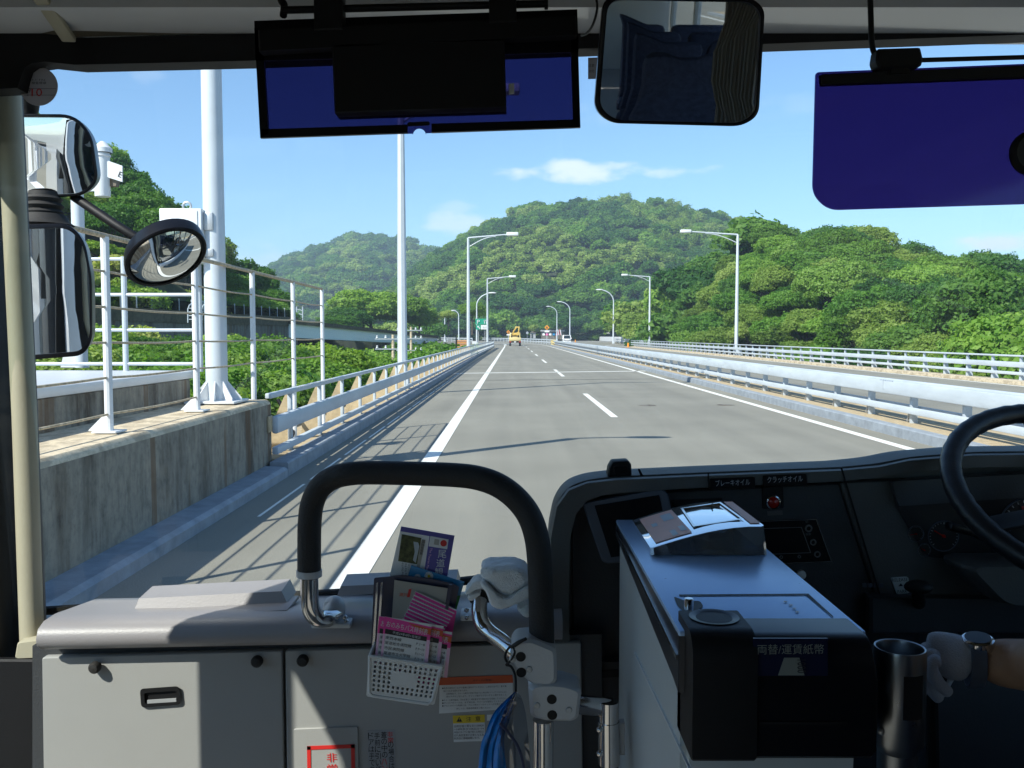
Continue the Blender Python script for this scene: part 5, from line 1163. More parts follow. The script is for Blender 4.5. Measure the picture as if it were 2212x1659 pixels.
# daisy leaflet
t, c = sheet('daisy_leaflet', [(888, 1221), (1003, 1257), (978, 1345), (862, 1310)], 1.682, M['skyblue'], 'sky blue leaflet with a white daisy, below the purple map', 'leaflet')
b = MB(); b.px([(975, 1290), (995, 1286), (978, 1345), (955, 1338)], 1.6812, .0006); b.build('green_print', M['grn'], c)
b = MB()
for (cu_, cv_, rr_) in ((926.5, 1244.5, 9.5), (902, 1247, 7)):
    for q in np.linspace(0, 2 * pi, 15)[:-1]:
        b.px([(cu_ + rr_ * .32 * cos(q - .5), cv_ + rr_ * .32 * sin(q - .5)), (cu_ + rr_ * cos(q - .13), cv_ + rr_ * sin(q - .13)), (cu_ + rr_ * cos(q + .13), cv_ + rr_ * sin(q + .13)), (cu_ + rr_ * .32 * cos(q + .5), cv_ + rr_ * .32 * sin(q + .5))], 1.681, .0005)
b.build('petal', M['white'], c)
b = MB(); b.px([(926.5 + 3 * cos(q), 1244.5 + 3 * sin(q)) for q in np.linspace(0, 2 * pi, 12)[:-1]], 1.6802, .0005); b.build('flower_centre', M['yellow'], c)
# cream card
t, c = sheet('cream_card', [(852, 1253), (967, 1271), (948, 1400), (842, 1400)], 1.660, M['cream'], 'cream card with orange lettering inside the navy sleeve', 'card')
b = MB(); b.px([(883, 1273), (889, 1272), (885, 1290), (879, 1290)], 1.6592, .0005); b.build('orange_print', M['red'], c)
b = MB(); ptext(b, '瀬戸', (862, 1288), (880, 1290), 8, 1.6592); b.build('lettering', M['orange'], c)
# fan of timetables
for i in range(9):
    u0, v0 = 897 - i * 3.6 + (0 if i < 4 else 1.5), 1277 + i * 7.4; Y = 1.652 - i * .0035
    t = thing('timetable_booklet', 'magenta timetable booklet fanned out behind the front timetables', 'booklet', P(u0, v0, Y), 'fanned magenta timetables')
    b = MB(); b.px([(u0, v0), (u0 + 89 - i * .8, v0 + 41 - i * .6), (u0 + 70 - i * .8, v0 + 150), (u0 - 10, v0 + 120)], Y, .0028); b.build('pages', M['paper'], t)
    b = MB(); b.px([(u0 + .2, v0 + 1.8 + (i % 3) * .8), (u0 + 89 - i * .8, v0 + 43.2 - i * .6), (u0 + 70 - i * .8, v0 + 150), (u0 - 10, v0 + 120)], Y - .0006, .0005); b.build('cover', M['pink'], t)
def timetable(du, dv, Y, label, full):
    t, c = sheet('timetable_booklet', [(831 + du, 1332 + dv), (932.5 + du, 1349 + dv), (922 + du, 1447 + dv), (820 + du, 1436 + dv)], Y, M['plateW'], label, 'booklet', 'front timetables')
    def q(a, c_): a0 = V((831 + du, 1332 + dv)).lerp(V((932.5 + du, 1349 + dv)), a); a1 = V((820 + du, 1436 + dv)).lerp(V((922 + du, 1447 + dv)), a); r = a0.lerp(a1, c_); return (r.x, r.y)
    y1 = Y - .0005; y2 = Y - .0010
    b = MB(); b.px([q(0, .0), q(1, .06), q(1, .35), q(0, .35)], y1, .0004); b.build('pink_band', M['pink'], c)
    b = MB(); b.px([q(0, .35), q(.05, .35), q(.05, 1), q(0, 1)], y1, .0004); b.px([q(.93, .35), q(1, .35), q(1, 1), q(.93, 1)], y1, .0004); b.build('pink_edge', M['pinkl'], c)
    b = MB(); b.px([q(.5, .05), q(1, .1), q(1, .24), q(.7, .14)], Y - .0008, .0002); b.build('orange_glow', M['orange'], c)
    b = MB(); b.px([q(.04, .245), q(.93, .285), q(.93, .385), q(.04, .345)], y2, .0004); b.build('date_band', M['ink'], c)
    b = MB(); ptext(b, 'おのみちバス時刻表', q(.05, .20), q(.93, .255), 13.5, Y - .0012); ptext(b, '平成29年4月1日改正', q(.2, .325), q(.8, .355), 5.6, Y - .0016); b.build('lettering', M['white'], c)
    b = MB()
    for i, (s, a1, s2) in enumerate((('東西本線', .34, 'P.1−8'), ('尾道総合病院線', .56, 'P.9−10'), ('市民病院線', .42, 'P.11−12'), ('尾道市立大学線', .56, 'P.13−18'), ('長江経由各線', .47, 'P.19−22'), ('市原各線', .34, 'P.23'))):
        v = .455 + i * .107; ptext(b, s, q(.06, v), q(.06 + a1, v + .012), 7.2, y2); ptext(b, s2, q(.72, v + .035), q(.90, v + .042), 5.2, y2)
    b.build('lettering', M['ink'], c)
timetable(44, 17, 1.622, 'magenta and white timetable third from the front, peeking out on the right', 0)
timetable(26, 4, 1.617, 'magenta and white timetable second from the front, its right edge showing', 0)
timetable(-12, -1, 1.612, 'magenta and white timetable just behind the front one, its left edge showing', 0)
timetable(0, 0, 1.606, 'front magenta and white bus timetable in the basket, fully readable', 1)

# hanging blue bag
t = thing('hanging_bag', 'bunch of shiny blue plastic sheets hanging by a black cord from the clamp', 'bag', P(1114, 1495, 1.43))
def ribbon(pa_, pb_, Y, dy, m, nm):
    q = MB(); A_ = smooth_path([(u, v, 0) for u, v in pa_], 6); Bb = smooth_path([(u, v, 0) for u, v in pb_], 6); vs = []
    for i, (a, c) in enumerate(zip(A_, Bb)):
        for k in range(7):
            f = k / 6; p = P(a.x + (c.x - a.x) * f, a.y + (c.y - a.y) * f, Y + dy * f + .006 * sin(f * 6.3 + i * .12)); vs.append(p)
    n_ = len(A_); q.add(vs, [[i * 7 + k, i * 7 + k + 1, (i + 1) * 7 + k + 1, (i + 1) * 7 + k] for i in range(n_ - 1) for k in range(6)]); return q.build(nm, m, t)
ribbon([(1112, 1494), (1069, 1536), (1049, 1581), (1037, 1620), (1030, 1720), (1028, 1850)], [(1114, 1494), (1082, 1545), (1067, 1590), (1058, 1640), (1056, 1720), (1056, 1850)], 1.44, .012, M['bag'], 'blue_sheet')
ribbon([(1112, 1495), (1080, 1540), (1062, 1590), (1052, 1640), (1050, 1720), (1050, 1850)], [(1115, 1495), (1098, 1545), (1082, 1590), (1082, 1640), (1096, 1720), (1100, 1850)], 1.432, .02, M['bag'], 'blue_sheet')
ribbon([(1113, 1495), (1092, 1540), (1074, 1590), (1066, 1640), (1066, 1720), (1066, 1850)], [(1116, 1495), (1104, 1545), (1090, 1590), (1092, 1640), (1104, 1720), (1106, 1850)], 1.425, .01, M['bag'], 'blue_sheet')
ribbon([(1113, 1494), (1094, 1524), (1081, 1562), (1081, 1600), (1093, 1659), (1110, 1850)], [(1116, 1494), (1126, 1506), (1136, 1543), (1142, 1600), (1146, 1659), (1150, 1850)], 1.42, .004, M['bagclear'], 'clear_panel')
b = MB(); b.tube(smooth_path([P(1080, 1562, 1.412), P(1100, 1585, 1.410), P(1118, 1612, 1.410), P(1130, 1650, 1.412), P(1140, 1720, 1.414)], 6), .0026, 8); b.build('strap', M['navy'], t)

# ================================================================ sun visors, mirror, stickers
YV = 1.44
t = thing('sun_visor', 'central sun visor of blue tinted acrylic with a black display box in the middle', 'sun visor', P(900, 160, YV))
b = MB(); sh = rp([(549, 60), (1247, 32), (1254, 277), (562, 299)], [2, 2, 16, 18], 5); n_ = 24
hole = [(906 + 14 * cos(q), 292 - 14 * sin(q)) for q in np.linspace(.1, pi - .1, 9)]
k0 = [i for i, p in enumerate(sh) if p[0] > 900 and p[1] > 200][-1]
sh = sh[:k0 + 1] + [(921, 288)] + hole + [(891, 289)] + sh[k0 + 1:]
b.add([P(u, v, YV) for u, v in sh], [list(range(len(sh)))], False); b.build('tinted_sheet', M['tint'], t)
b = MB(); Yf = YV - .004
for q in ([(549, 60), (566, 60), (580, 288), (562, 298)], [(1231, 34), (1247, 33), (1254, 275), (1238, 262)], [(566, 279), (880, 269), (880, 287), (564, 298)], [(932, 267), (1240, 258), (1253, 275), (932, 286)], [(549, 45), (1247, 20), (1250, 112), (552, 131)]): b.px(q, Yf, .007)
b.build('frame', M['blackgloss'], t)
b = MB(); b.px([(716, 96), (1090, 86), (1094, 231), (722, 243)], YV - .03, .05, .003); b.build('display_box', M['black'], t)
b = MB(); b.px(rp([(880, 264), (928, 262), (928, 270), (880, 272)], 3, 2), Yf, .004); b.build('slot', M['black'], t)
b = MB(); b.px([(1099, 180), (1111, 179), (1111, 201), (1099, 203)], YV - .007, .006, .001); b.build('clip', M['plateW'], t)
b = MB(); b.px([(556, 64), (1246, 34), (1246, 75), (558, 110)], YV - .03, .025, .003); b.build('mount_bar', M['black'], t)
for q in ([(676, -60), (739, -60), (740, 62), (678, 65)], [(1056, -60), (1115, -60), (1116, 45), (1056, 48)]):
    b = MB(); b.px(q, YV - .035, .03, .002); b.build('strap', M['black'], t)
b = MB(); b.tube([P(612, 22, YV - .015), P(1182, 8, YV - .015)], .0058, 10); b.tube([P(1180, -2, YV - .015), P(1180, 20, YV - .015)], .003, 8); b.build('rod', M['black'], t)
b = MB(); b.tube(smooth_path([P(600, -60, YV), P(606, -5, YV), P(614, 12, YV), P(612, 34, YV - .01)], 5), .006, 8); b.build('hook', M['black'], t)
b = MB(); b.tube(smooth_path([P(1276, -40, 1.5), P(1290, 10, 1.5), P(1282, 50, 1.52), P(1268, 72, 1.56), P(1256, 76, 1.6)], 6), .0022, 6); tag(b.build('hanging_wire', M['black']), 'thin dark wire dangling between the central visor and the mirror', 'wire')
YW = 1.36
t = thing('sun_visor', 'driver sun visor of dark violet tinted acrylic on a jointed arm', 'sun visor', P(2000, 300, YW))
b = MB(); vz = rp([(1762, 156), (2700, 118), (2700, 428), (2212, 441), (1790, 454), (1755, 420)], [8, 8, 8, 0, 30, 36], 5)
b.prism([P(u, v, YW) for u, v in vz], (0, .003, 0)); b.build('tinted_sheet', M['tint2'], t)
b = MB(); b.px([(1774, 160), (2700, 119), (2700, 142), (2212, 166), (1776, 182)], YW - .006, .014, .003); b.build('top_bar', M['black'], t)
b = MB(); b.px(rp([(1897, 104), (1990, 101), (1996, 126), (1992, 142), (1900, 147), (1893, 130)], 5, 3), YW - .02, .03, .004); b.px([(1928, 140), (1962, 139), (1968, 158), (1920, 160)], YW - .01, .015, .002); b.build('joint_block', M['black'], t)
b = MB(); b.tube(smooth_path([P(1878, -60, YW), P(1881, 30, YW), P(1883, 90, YW), P(1889, 115, YW), P(1903, 128, YW)], 6), .0042, 10); b.build('arm', M['black'], t)
b = MB(); b.tube([P(1985, 130, YW), P(2700, 110, YW)], .0036, 8); b.build('rod', M['black'], t)
b = MB(); b.lathe([(0, -.012), (.03, -.01), (.034, 0), (.034, .006), (0, .006)], P(2232, 330, YW - .004), (0, 1, 0), 20); b.build('suction_cup', M['rubber'], t)

def mirror(t, outline, Mc, n, glass_in, bulge, hous_d, hous_m, edge):
    n = n.normalized(); pts = [PP(u, v, Mc, n) for u, v in outline]; c = sum(pts, V()) / len(pts); k = len(pts)
    q = MB(); rings = []
    ra = [1.0, 1.0, .97]; off = [-.012, .006, .009]
    rings = [[c + (p - c) * .78 - n * hous_d for p in pts], [c + (p - c) * .97 - n * (hous_d * .75) for p in pts]] + [[c + (p - c) * s + n * o for p in pts] for s, o in zip(ra, off)] + [[c + (p - c) * glass_in + n * .009 for p in pts], [c + (p - c) * glass_in + n * .003 for p in pts]]
    vs = [p for r in rings for p in r]; fs = [[j for j in range(k)]]
    for i in range(len(rings) - 1):
        for j in range(k): fs.append([i * k + j, i * k + (j + 1) % k, (i + 1) * k + (j + 1) % k, (i + 1) * k + j])
    q.add(vs, fs); q.build('housing', hous_m, t)
    q = MB(); rr = [1.0, .85, .7, .55, .4, .25, .12]; vs = []
    for s in rr: vs += [c + (p - c) * (glass_in * s) + n * (.0035 + bulge * (1 - s * s)) for p in pts]
    vs.append(c + n * (.0035 + bulge)); fs = []
    for i in range(len(rr) - 1):
        for j in range(k): fs.append([i * k + j, i * k + (j + 1) % k, (i + 1) * k + (j + 1) % k, (i + 1) * k + j])
    for j in range(k): fs.append([(len(rr) - 1) * k + j, (len(rr) - 1) * k + (j + 1) % k, len(rr) * k])
    q.add(vs, fs); return q.build('mirror_glass', M['mirror'], t, sharp=80)
t = thing('interior_mirror', 'rounded black framed rear view mirror hanging from the header', 'mirror', P(1465, 135, 1.35))
mirror(t, rp([(1302, -10), (1622, -4), (1650, 20), (1637, 250), (1600, 273), (1318, 266), (1283, 236)], [36, 30, 20, 50, 40, 50, 50], 6), P(1465, 135, 1.35), V((-.02, -.97, -.215)), .945, .0012, .03, M['blackgloss'], .004)
b = MB(); b.tube(smooth_path([P(1470, 20, 1.39), P(1480, -30, 1.45), P(1500, -60, 1.52)], 5), .009, 10); b.build('stem', M['black'], t)
# stickers on the glass
t = thing('round_sticker', 'round inspection sticker with a red 10 on the windscreen corner', 'sticker', wsp(86, 188))
n_ = V((0, -1, 0)); b = MB(); pts = [wsp(86 + 41 * cos(q), 188 + 41.5 * sin(q)) + V((0, -.004, 0)) for q in np.linspace(0, 2 * pi, 37)[:-1]]; b.prism(pts, (0, .001, 0)); c = b.build('disc', M['stk'], t)
Yk = wsp(86, 188).y - .006
b = MB(); ptext(b, '10', (68, 208), (91, 208), 17, Yk); b.build('lettering', M['red'], c)
b = MB(); ptext(b, '29', (54, 200), (66, 200), 9, Yk); ptext(b, '3.1·102', (68, 174), (98, 174), 6, Yk); ptext(b, '検査標章', (68, 182), (100, 182), 6, Yk); ptext(b, '年', (58, 208), (62, 208), 4, Yk); b.px([(52, 191), (121, 191), (121, 191.7), (52, 191.7)], Yk, .0003); b.px([(52, 205), (121, 205), (121, 205.7), (52, 205.7)], Yk, .0003); b.build('lettering', M['ink'], c)
t = thing('paper_sticker', 'small grey printed sticker on the glass left of the mirror', 'sticker', wsp(1276, 150))
b = MB(); b.prism([wsp(u, v) + V((0, -.004, 0)) for u, v in ((1270, 126), (1300, 125), (1300, 171), (1270, 172))], (0, .001, 0)); c = b.build('sheet', M['stk'], t)
b = MB(); Yk = wsp(1276, 150).y - .0065
for i, s in enumerate(('注意', '30分')): ptext(b, s, (1271, 145 + i * 12), (1284, 145 + i * 12), 7, Yk)
b.build('lettering', M['ink'], c)

# ================================================================ outside mirrors on the left front corner
ma = thing('outside_mirror', 'upper black outside mirror reflecting the bus side, above the tall lower one', 'mirror', P(128, 338, 2.25))
mirror(ma, rp([(-10, 246), (160, 247), (200, 290), (214, 392), (180, 424), (-10, 430)], [10, 40, 40, 34, 30, 10], 5), P(128, 338, 2.55), V((.277, -.948, -.160)), .93, .0055, .10, M['blackgloss'], .01)
b = MB(); b.tube(smooth_path([P(60, 250, 2.6), P(66, 220, 2.58), P(58, 180, 2.5), P(44, 140, 2.35), P(20, 100, 2.2)], 6), .024, 12); b.build('arm', M['black'], ma)
mb2 = thing('outside_mirror', 'tall lower black outside mirror with a dark reflection, below the bellows', 'mirror', P(120, 630, 2.2))
mirror(mb2, rp([(0, 486), (150, 482), (184, 520), (199, 600), (200, 735), (180, 768), (0, 782)], [10, 30, 30, 20, 24, 30, 10], 5), P(120, 630, 2.5), V((.311, -.948, -.062)), .93, .002, .11, M['blackgloss'], .01)
b = MB(); b.lathe([(.046, 0), (.052, .012), (.044, .02), (.053, .03), (.043, .04), (.05, .05), (.042, .058), (.04, .07)], P(96, 468, 2.56), n=20); b.lathe([(.08, 0), (.066, .01), (.058, .026), (.054, .03)], P(96, 486, 2.56), n=20); b.build('bellows', M['rubber'], mb2)
mc = thing('convex_mirror', 'tilted oval convex mirror on a black arm below the white cabinet', 'mirror', P(357, 552, 2.5))
el_ = []
for q in np.linspace(0, 2 * pi, 41)[:-1]:
    x, y = 93 * cos(q), 58 * sin(q); a = R(-22); el_.append((357 + x * cos(a) - y * sin(a), 552 + x * sin(a) + y * cos(a)))
mirror(mc, el_, P(357, 552, 2.5), V((.36, -.60, -.68)), .90, .045, .05, M['blackgloss'], .01)
b = MB(); b.tube(smooth_path([P(160, 425, 2.6), P(200, 452, 2.58), P(260, 492, 2.56), P(310, 522, 2.56)], 6), .0135, 12); b.build('arm', M['black'], mc)
# ================================================================ fare machine
fm = thing('fare_machine', 'grey fare machine with a blue reflecting lid, black front and clear coin tray', 'fare machine', (.31, 1.35, .8))
X0, X1, Y0, Y1, ZT = .202, .420, 1.05, 1.68, 1.508
b = MB(); b.prism([(X0 + .004, Y0 + .01, .80), (X1 - .004, Y0 + .01, .80), (X1 - .004, Y1 - .01, .80), (X0 + .004, Y1 - .01, .80)], (0, 0, ZT - .80 - .02), .004); b.build('body', M['fare'], fm)
b = MB(); b.prism([(X0 + .012, Y0 - .008, .80), (X1 - .008, Y0 - .008, .80), (X1 - .008, Y0 + .02, .80), (X0 + .012, Y0 + .02, .80)], (0, 0, .58), .006); b.build('front_panel', M['fare'], fm)
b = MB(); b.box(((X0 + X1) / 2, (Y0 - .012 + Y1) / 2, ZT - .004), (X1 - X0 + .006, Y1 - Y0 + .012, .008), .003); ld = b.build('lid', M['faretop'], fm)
b = MB(); b.prism([(X0 - .003, Y0 - .013, ZT - .006), (X0 - .003, Y1 - .001, ZT - .006), (X0 - .003, Y1 - .001, ZT - .03), (X0 - .003, Y0 + .02, ZT - .070), (X0 - .003, Y0 - .013, ZT - .075)], (X1 - X0 + .006, 0, 0), .004); b.build('lid_side', M['lidblack'], ld)
b = MB(); b.prism([(X0 - .0052, Y0 - .008, ZT - .030), (X0 - .0052, Y1 - .01, ZT - .012), (X0 - .0052, Y1 - .01, ZT - .016), (X0 - .0052, Y0 - .008, ZT - .036)], (.002, 0, 0)); b.build('trim_strip', M['chrome'], ld)
ga, gb = PP(1371, 1410, V((X0 + .003, 0, 0)), V((1, 0, 0))), PP(1492, 1665, V((X0 + .003, 0, 0)), V((1, 0, 0)))
b = MB(); b.bar(ga, gb, .0022, .003, up=(1, 0, 0)); b.build('groove', M['white'], fm)
def zl(u, v): # sight line met with the lid plane
    return PP(u, v, V((0, 0, ZT + .0012)), V((0, 0, 1)))
b = MB()
sm_ = [zl(*q) for q in ((1466, 1284), (1746, 1282), (1800, 1331), (1800, 1334), (1742, 1285), (1468, 1287))]; b.add(sm_, [[0, 1, 4, 5], [1, 2, 3, 4]], False); b.build('seam', M['black'], ld)
b = MB(); b.add([zl(u, v) for u, v in rp([(1455, 1288), (1478, 1297), (1512, 1298), (1520, 1310), (1500, 1321), (1480, 1325), (1463, 1308)], 5, 3)], [list(range(24))[:7 * 4]] if 0 else [list(range(len(rp([(1455, 1288), (1478, 1297), (1512, 1298), (1520, 1310), (1500, 1321), (1480, 1325), (1463, 1308)], 5, 3))))], False); b.build('button_recess', M['black'], ld)
b = MB(); q = zl(1488, 1318); b.lathe([(0, -.002), (.0062, -.002), (.0062, .014), (.005, .0155), (0, .0155)], q, n=20); b.build('push_button', M['chrome'], ld)
for k, (u, v) in enumerate(((1697, 1300), (1708, 1307), (1716, 1315), (1722, 1322))):
    b = MB(); b.lathe([(0, .0006), (.0024, .0006), (.0026, 0)], zl(u, v), n=10); b.build('printed_dot', M['plateW'], ld)
# black front module, rounded over the top
ft = MB(); ZB = 1.372
def frontprof(x0, x1, ztop, yf, r=.035):
    pr = [(Y0 + .03, ztop)] + [(yf + r - r * sin(q), ztop - r + r * cos(q)) for q in np.linspace(0, pi / 2, 8)] + [(yf, ZB + .004), (yf + .004, ZB), (Y0 + .03, ZB)]
    return MB().prism([V((x0, y, z)) for y, z in pr], (x1 - x0, 0, 0), .0018)
frontprof(X0 + .012, X1 - .004, ZT + .002, Y0 - .055).build('front_module', M['blackgloss'], fm)
frontprof(X0 + .004, X0 + .078, ZT + .012, Y0 - .062, .03).build('coin_module', M['black'], fm)
frontprof(X1 - .02, X1 + .004, ZT - .012, Y0 - .045, .045).build('side_cheek', M['black'], fm)
b = MB(); c = V((X0 + .042, Y0 + .002, ZT + .0125)); b.lathe([(.030, .001), (.024, .0005), (.014, -.004), (0, -.006)], c, n=28); cd = b.build('coin_funnel', M['blackgloss'], fm)
for p in cd.data.vertices: pass
b = MB(); b.box(c + V((0, 0, -.0025)), (.0022, .022, .003)); b.build('coin_slot', M['black'], fm)
yd = Y0 - .0565
b = MB(); dz = lambda u, v: P(u, v, yd - .001)
b.prism([dz(*q) for q in ((1627, 1379), (1788, 1379), (1788, 1460), (1627, 1460))], (0, .002, 0)); ds = b.build('display_panel', M['dispblue'], fm)
b = MB(); ptext(b, '両替/運賃紙幣', (1636, 1414), (1780, 1413), 22, yd - .0018); ds2 = b.build('lettering', M['dispink'], ds)
b = MB(); b.px([(1694, 1421), (1727, 1421), (1738, 1459), (1681, 1459)], yd - .0018, .0005); tz = b.build('note_symbol', M['dispink'], ds)
b = MB(); p0 = P(1722, 1425, yd - .0026); text(b, '1000', p0, P(1722, 1454, yd - .0026) - p0, P(1703, 1425, yd - .0026) * -1 + P(1722, 1425, yd - .0026)); b.build('lettering', M['ink'], ds)
b = MB(); b.px([(1640, 1560), (1830, 1560), (1830, 1566), (1640, 1566)], yd - .0008, .001); b.build('note_slot', M['black'], fm)
for (x, y, z) in ((X1 + .006, Y0 - .02, 1.43), (X1 + .004, Y0 + .0, 1.29)):
    b = MB(); b.ball((x, y, z), .006, 10); b.build('side_lock', M['chrome'], fm)
# clear coin tray
ct = thing('coin_tray', 'clear plastic coin tray with an orange label and metal funnel on the fare machine lid', 'coin tray', (.3, 1.5, ZT))
bx0, bx1, by0, by1 = .222, .404, 1.395, 1.615
xs = np.linspace(0, 1, 9); prof = [(bx0 + (bx1 - bx0) * q, ZT + .012 + .036 * sin(min(1, q * 1.05) * pi / 2)) for q in xs]
b = MB(); low = [V((x, by0, ZT + .001)) for x, _ in prof]; 
pts = [V((bx0, by0, ZT + .001))] + [V((x, by0 + .006, z)) for x, z in prof] + [V((bx1 + .004, by0, ZT + .001))]
b.prism(pts, (0, by1 - by0, 0), .005); b.build('clear_cover', M['clear'], ct)
def topz(x): return float(np.interp(x, [a for a, _ in prof], [c for _, c in prof]))
def tq(fx, fy, dz=.0015): x = bx0 + (bx1 - bx0) * fx; return V((x, by0 + (by1 - by0) * fy, topz(x) + dz))
b = MB(); n_ = 8
vs = [tq(.06 + .32 * i / n_, f) for i in range(n_ + 1) for f in (.10, .94)]; b.add(vs, [[2 * i, 2 * i + 2, 2 * i + 3, 2 * i + 1] for i in range(n_)], False); lb_ = b.build('orange_label', M['orangel'], ct)
b = MB()
for (fx, fy, w_, h_) in ((.22, .14, .05, .16), (.31, .20, .05, .16), (.12, .55, .05, .1), (.24, .62, .10, .22)):
    b.add([tq(fx, fy, .002), tq(fx + w_, fy, .002), tq(fx + w_, fy + h_, .002), tq(fx, fy + h_, .002)], [[0, 1, 2, 3]], False)
b.build('printed_shape', M['rail'], lb_)
vs = [tq(.90 + .09 * i, f) for i in range(2) for f in (.1, .94)]; b = MB(); b.add(vs, [[0, 2, 3, 1]], False); b.build('orange_label', M['orangel'], ct)
b = MB(); r0 = [tq(.42, .22, .003), tq(.88, .22, .003), tq(.86, .90, .003), tq(.46, .90, .003)]; cc = sum(r0, V()) / 4
r1 = [cc + (p - cc) * .9 for p in r0]; r2 = [cc + (p - cc) * .52 + V((0, .01, -.030)) for p in r0]
b.add(r0 + r1 + r2, [[j, (j + 1) % 4, 4 + (j + 1) % 4, 4 + j] for j in range(4)] + [[4 + j, 4 + (j + 1) % 4, 8 + (j + 1) % 4, 8 + j] for j in range(4)], False); b.build('metal_funnel', M['chrome'], ct)
b = MB(); b.add([p + V((0, 0, .001)) for p in r2], [[0, 1, 2, 3]], False); b.build('funnel_throat', M['black'], ct)

# ================================================================ driver dashboard
YD = 1.80
dd = thing('driver_dashboard', 'dark grey driver dashboard with labels, radio and gauges right of the handrail', 'dashboard', (.6, YD, 1.0))
sil = rp([(1190, 1900), (1190, 1420), (1189, 1300), (1186, 1150), (1200, 1085), (1225, 1050), (1268, 1035), (1330, 1028), (1530, 1019), (1815, 1008), (1900, 1000), (1965, 986), (2100, 975), (2350, 972), (2900, 980), (2900, 1900)], [0, 10, 10, 30, 20, 20, 20, 20, 10, 10, 30, 30, 40, 40, 0, 0], 4)
b = MB(); b.px(sil, YD, .09, .012); b.build('shell', M['dash'], dd)
# protruding hood along the top edge, and the cheek on the left
top_ = [p for p in sil if p[1] < 1060 or p[0] < 1215]
hood = [(1190, 1430), (1189, 1300), (1187, 1160), (1200, 1092), (1226, 1056), (1268, 1040), (1330, 1033), (1530, 1024), (1815, 1013), (1900, 1005), (1965, 991), (2100, 980), (2350, 977), (2700, 980)]
inner = [(1232, 1430), (1228, 1300), (1232, 1160), (1244, 1112), (1268, 1082), (1300, 1070), (1350, 1064), (1530, 1052), (1815, 1040), (1900, 1031), (1965, 1019), (2100, 1010), (2350, 1006), (2700, 1010)]
b = MB(); k = len(hood); A = [P(u, v, 1.735) for u, v in hood]; Bq = [P(u + (3 if i < 5 else 0), v + 4, 1.722) for i, (u, v) in enumerate(hood)]; C_ = [P(u, v, 1.725) for u, v in inner]; D_ = [P(u, v, 1.80) for u, v in inner]; A0 = [P(u, v, 1.82) for u, v in hood]
vs = A0 + A + Bq + C_ + D_; b.add(vs, [[r * k + j, r * k + j + 1, (r + 1) * k + j + 1, (r + 1) * k + j] for r in range(4) for j in range(k - 1)]); b.build('hood', M['dash'], dd, sharp=60)
for pts in ([(1530, 1021), (1531, 1054)], [(1817, 1010), (1827, 1042)]):
    b = MB(); a, c = P(*pts[0], 1.722), P(*pts[1], 1.7215); b.bar(a, c, .0022, .003); b.build('seam', M['black'], dd)
slab([(1236, 1112), (1300, 1074), (1450, 1062), (1440, 1430), (1340, 1440), (1240, 1440)], 1.79, .012).build('side_recess', M['dash2'], dd)
slab([(1440, 1062), (1812, 1044), (1930, 1420), (1930, 1700), (1440, 1700)], 1.778, .024, .004).build('centre_panel', M['dash2'], dd)
q = slab([(1815, 1042), (2700, 1012), (2700, 1700), (1940, 1700), (1936, 1420)], 1.770, .03, .004); q.build('cluster_panel', M['dash'], dd)
b = MB(); b.bar(P(1827, 1043, 1.768), P(1932, 1390, 1.768), .0025, .003); b.build('seam', M['black'], dd)
slab(rp([(1200, 1430), (1500, 1430), (1500, 1900), (1200, 1900)], 4, 2), 1.76, .05).build('lower_panel', M['dash2'], dd)
slab([(1236, 1452), (1480, 1440), (1480, 1454), (1236, 1468)], 1.757, .006).build('lower_seam', M['black'], dd)
for pts, tx_, tb in (([(1533, 1034), (1631, 1030), (1632, 1053), (1534, 1057)], 'ブレーキオイル', ((1546, 1050.5), (1620, 1047.5))), ([(1648, 1027), (1742, 1023), (1744, 1046), (1649, 1050)], 'クラッチオイル', ((1658, 1043.5), (1734, 1040.5)))):
    b = MB(); b.px(rp(pts, 3, 2), 1.720, .006, .0008); c = b.build('name_plate', M['blackgloss'], dd)
    b = MB(); ptext(b, tx_, tb[0], tb[1], 13.5, 1.7192); b.build('lettering', M['printw'], c)
yp = 1.776
b = MB(); b.px(rp([(1646, 1052), (1692, 1050), (1694, 1098), (1647, 1100)], 4, 2), yp, .004, .001); c = b.build('lamp_recess', M['black'], dd)
b = MB(); b.lathe([(.0145, .0), (.0145, -.004), (.012, -.005)], P(1670, 1085, yp), (0, 1, 0), 20); b.build('lamp_ring', M['chrome'], c)
b = MB(); b.lathe([(0, -.008), (.007, -.007), (.0115, -.003), (.012, 0)], P(1670, 1085, yp), (0, 1, 0), 20); b.build('red_lamp', M['redlens'], c)
b = MB(); b.px([(1658, 1105), (1690, 1103), (1691, 1112), (1659, 1114)], yp, .002); b.build('small_plate', M['dash'], dd)
b = MB(); b.px([(1452, 1081), (1560, 1076), (1560, 1102), (1462, 1108)], yp - .004, .006, .001); b.build('vent_slot', M['black'], dd)
rq = [(1606, 1126), (1765, 1121), (1799, 1214), (1640, 1220)]
b = MB(); b.px(rq, yp - .002, .006, .001); rd = b.build('radio_panel', M['blackgloss'], dd)
b = MB(); rr_ = [V(q) for q in rq]; ce = sum(rr_, V((0, 0))) / 4
for s0, s1 in ((.985, .965), (.60, .58)):
    off = V((-8, -2)) if s0 < .9 else V((0, 0))
    o = [ce + off + (q - ce) * s0 * 1.0 for q in rr_]; i_ = [ce + off + (q - ce) * s1 for q in rr_]
    for j in range(4): b.px([tuple(o[j]), tuple(o[(j + 1) % 4]), tuple(i_[(j + 1) % 4]), tuple(i_[j])], yp - .0032, .001)
b.build('radio_bezel', M['steel2'], rd)
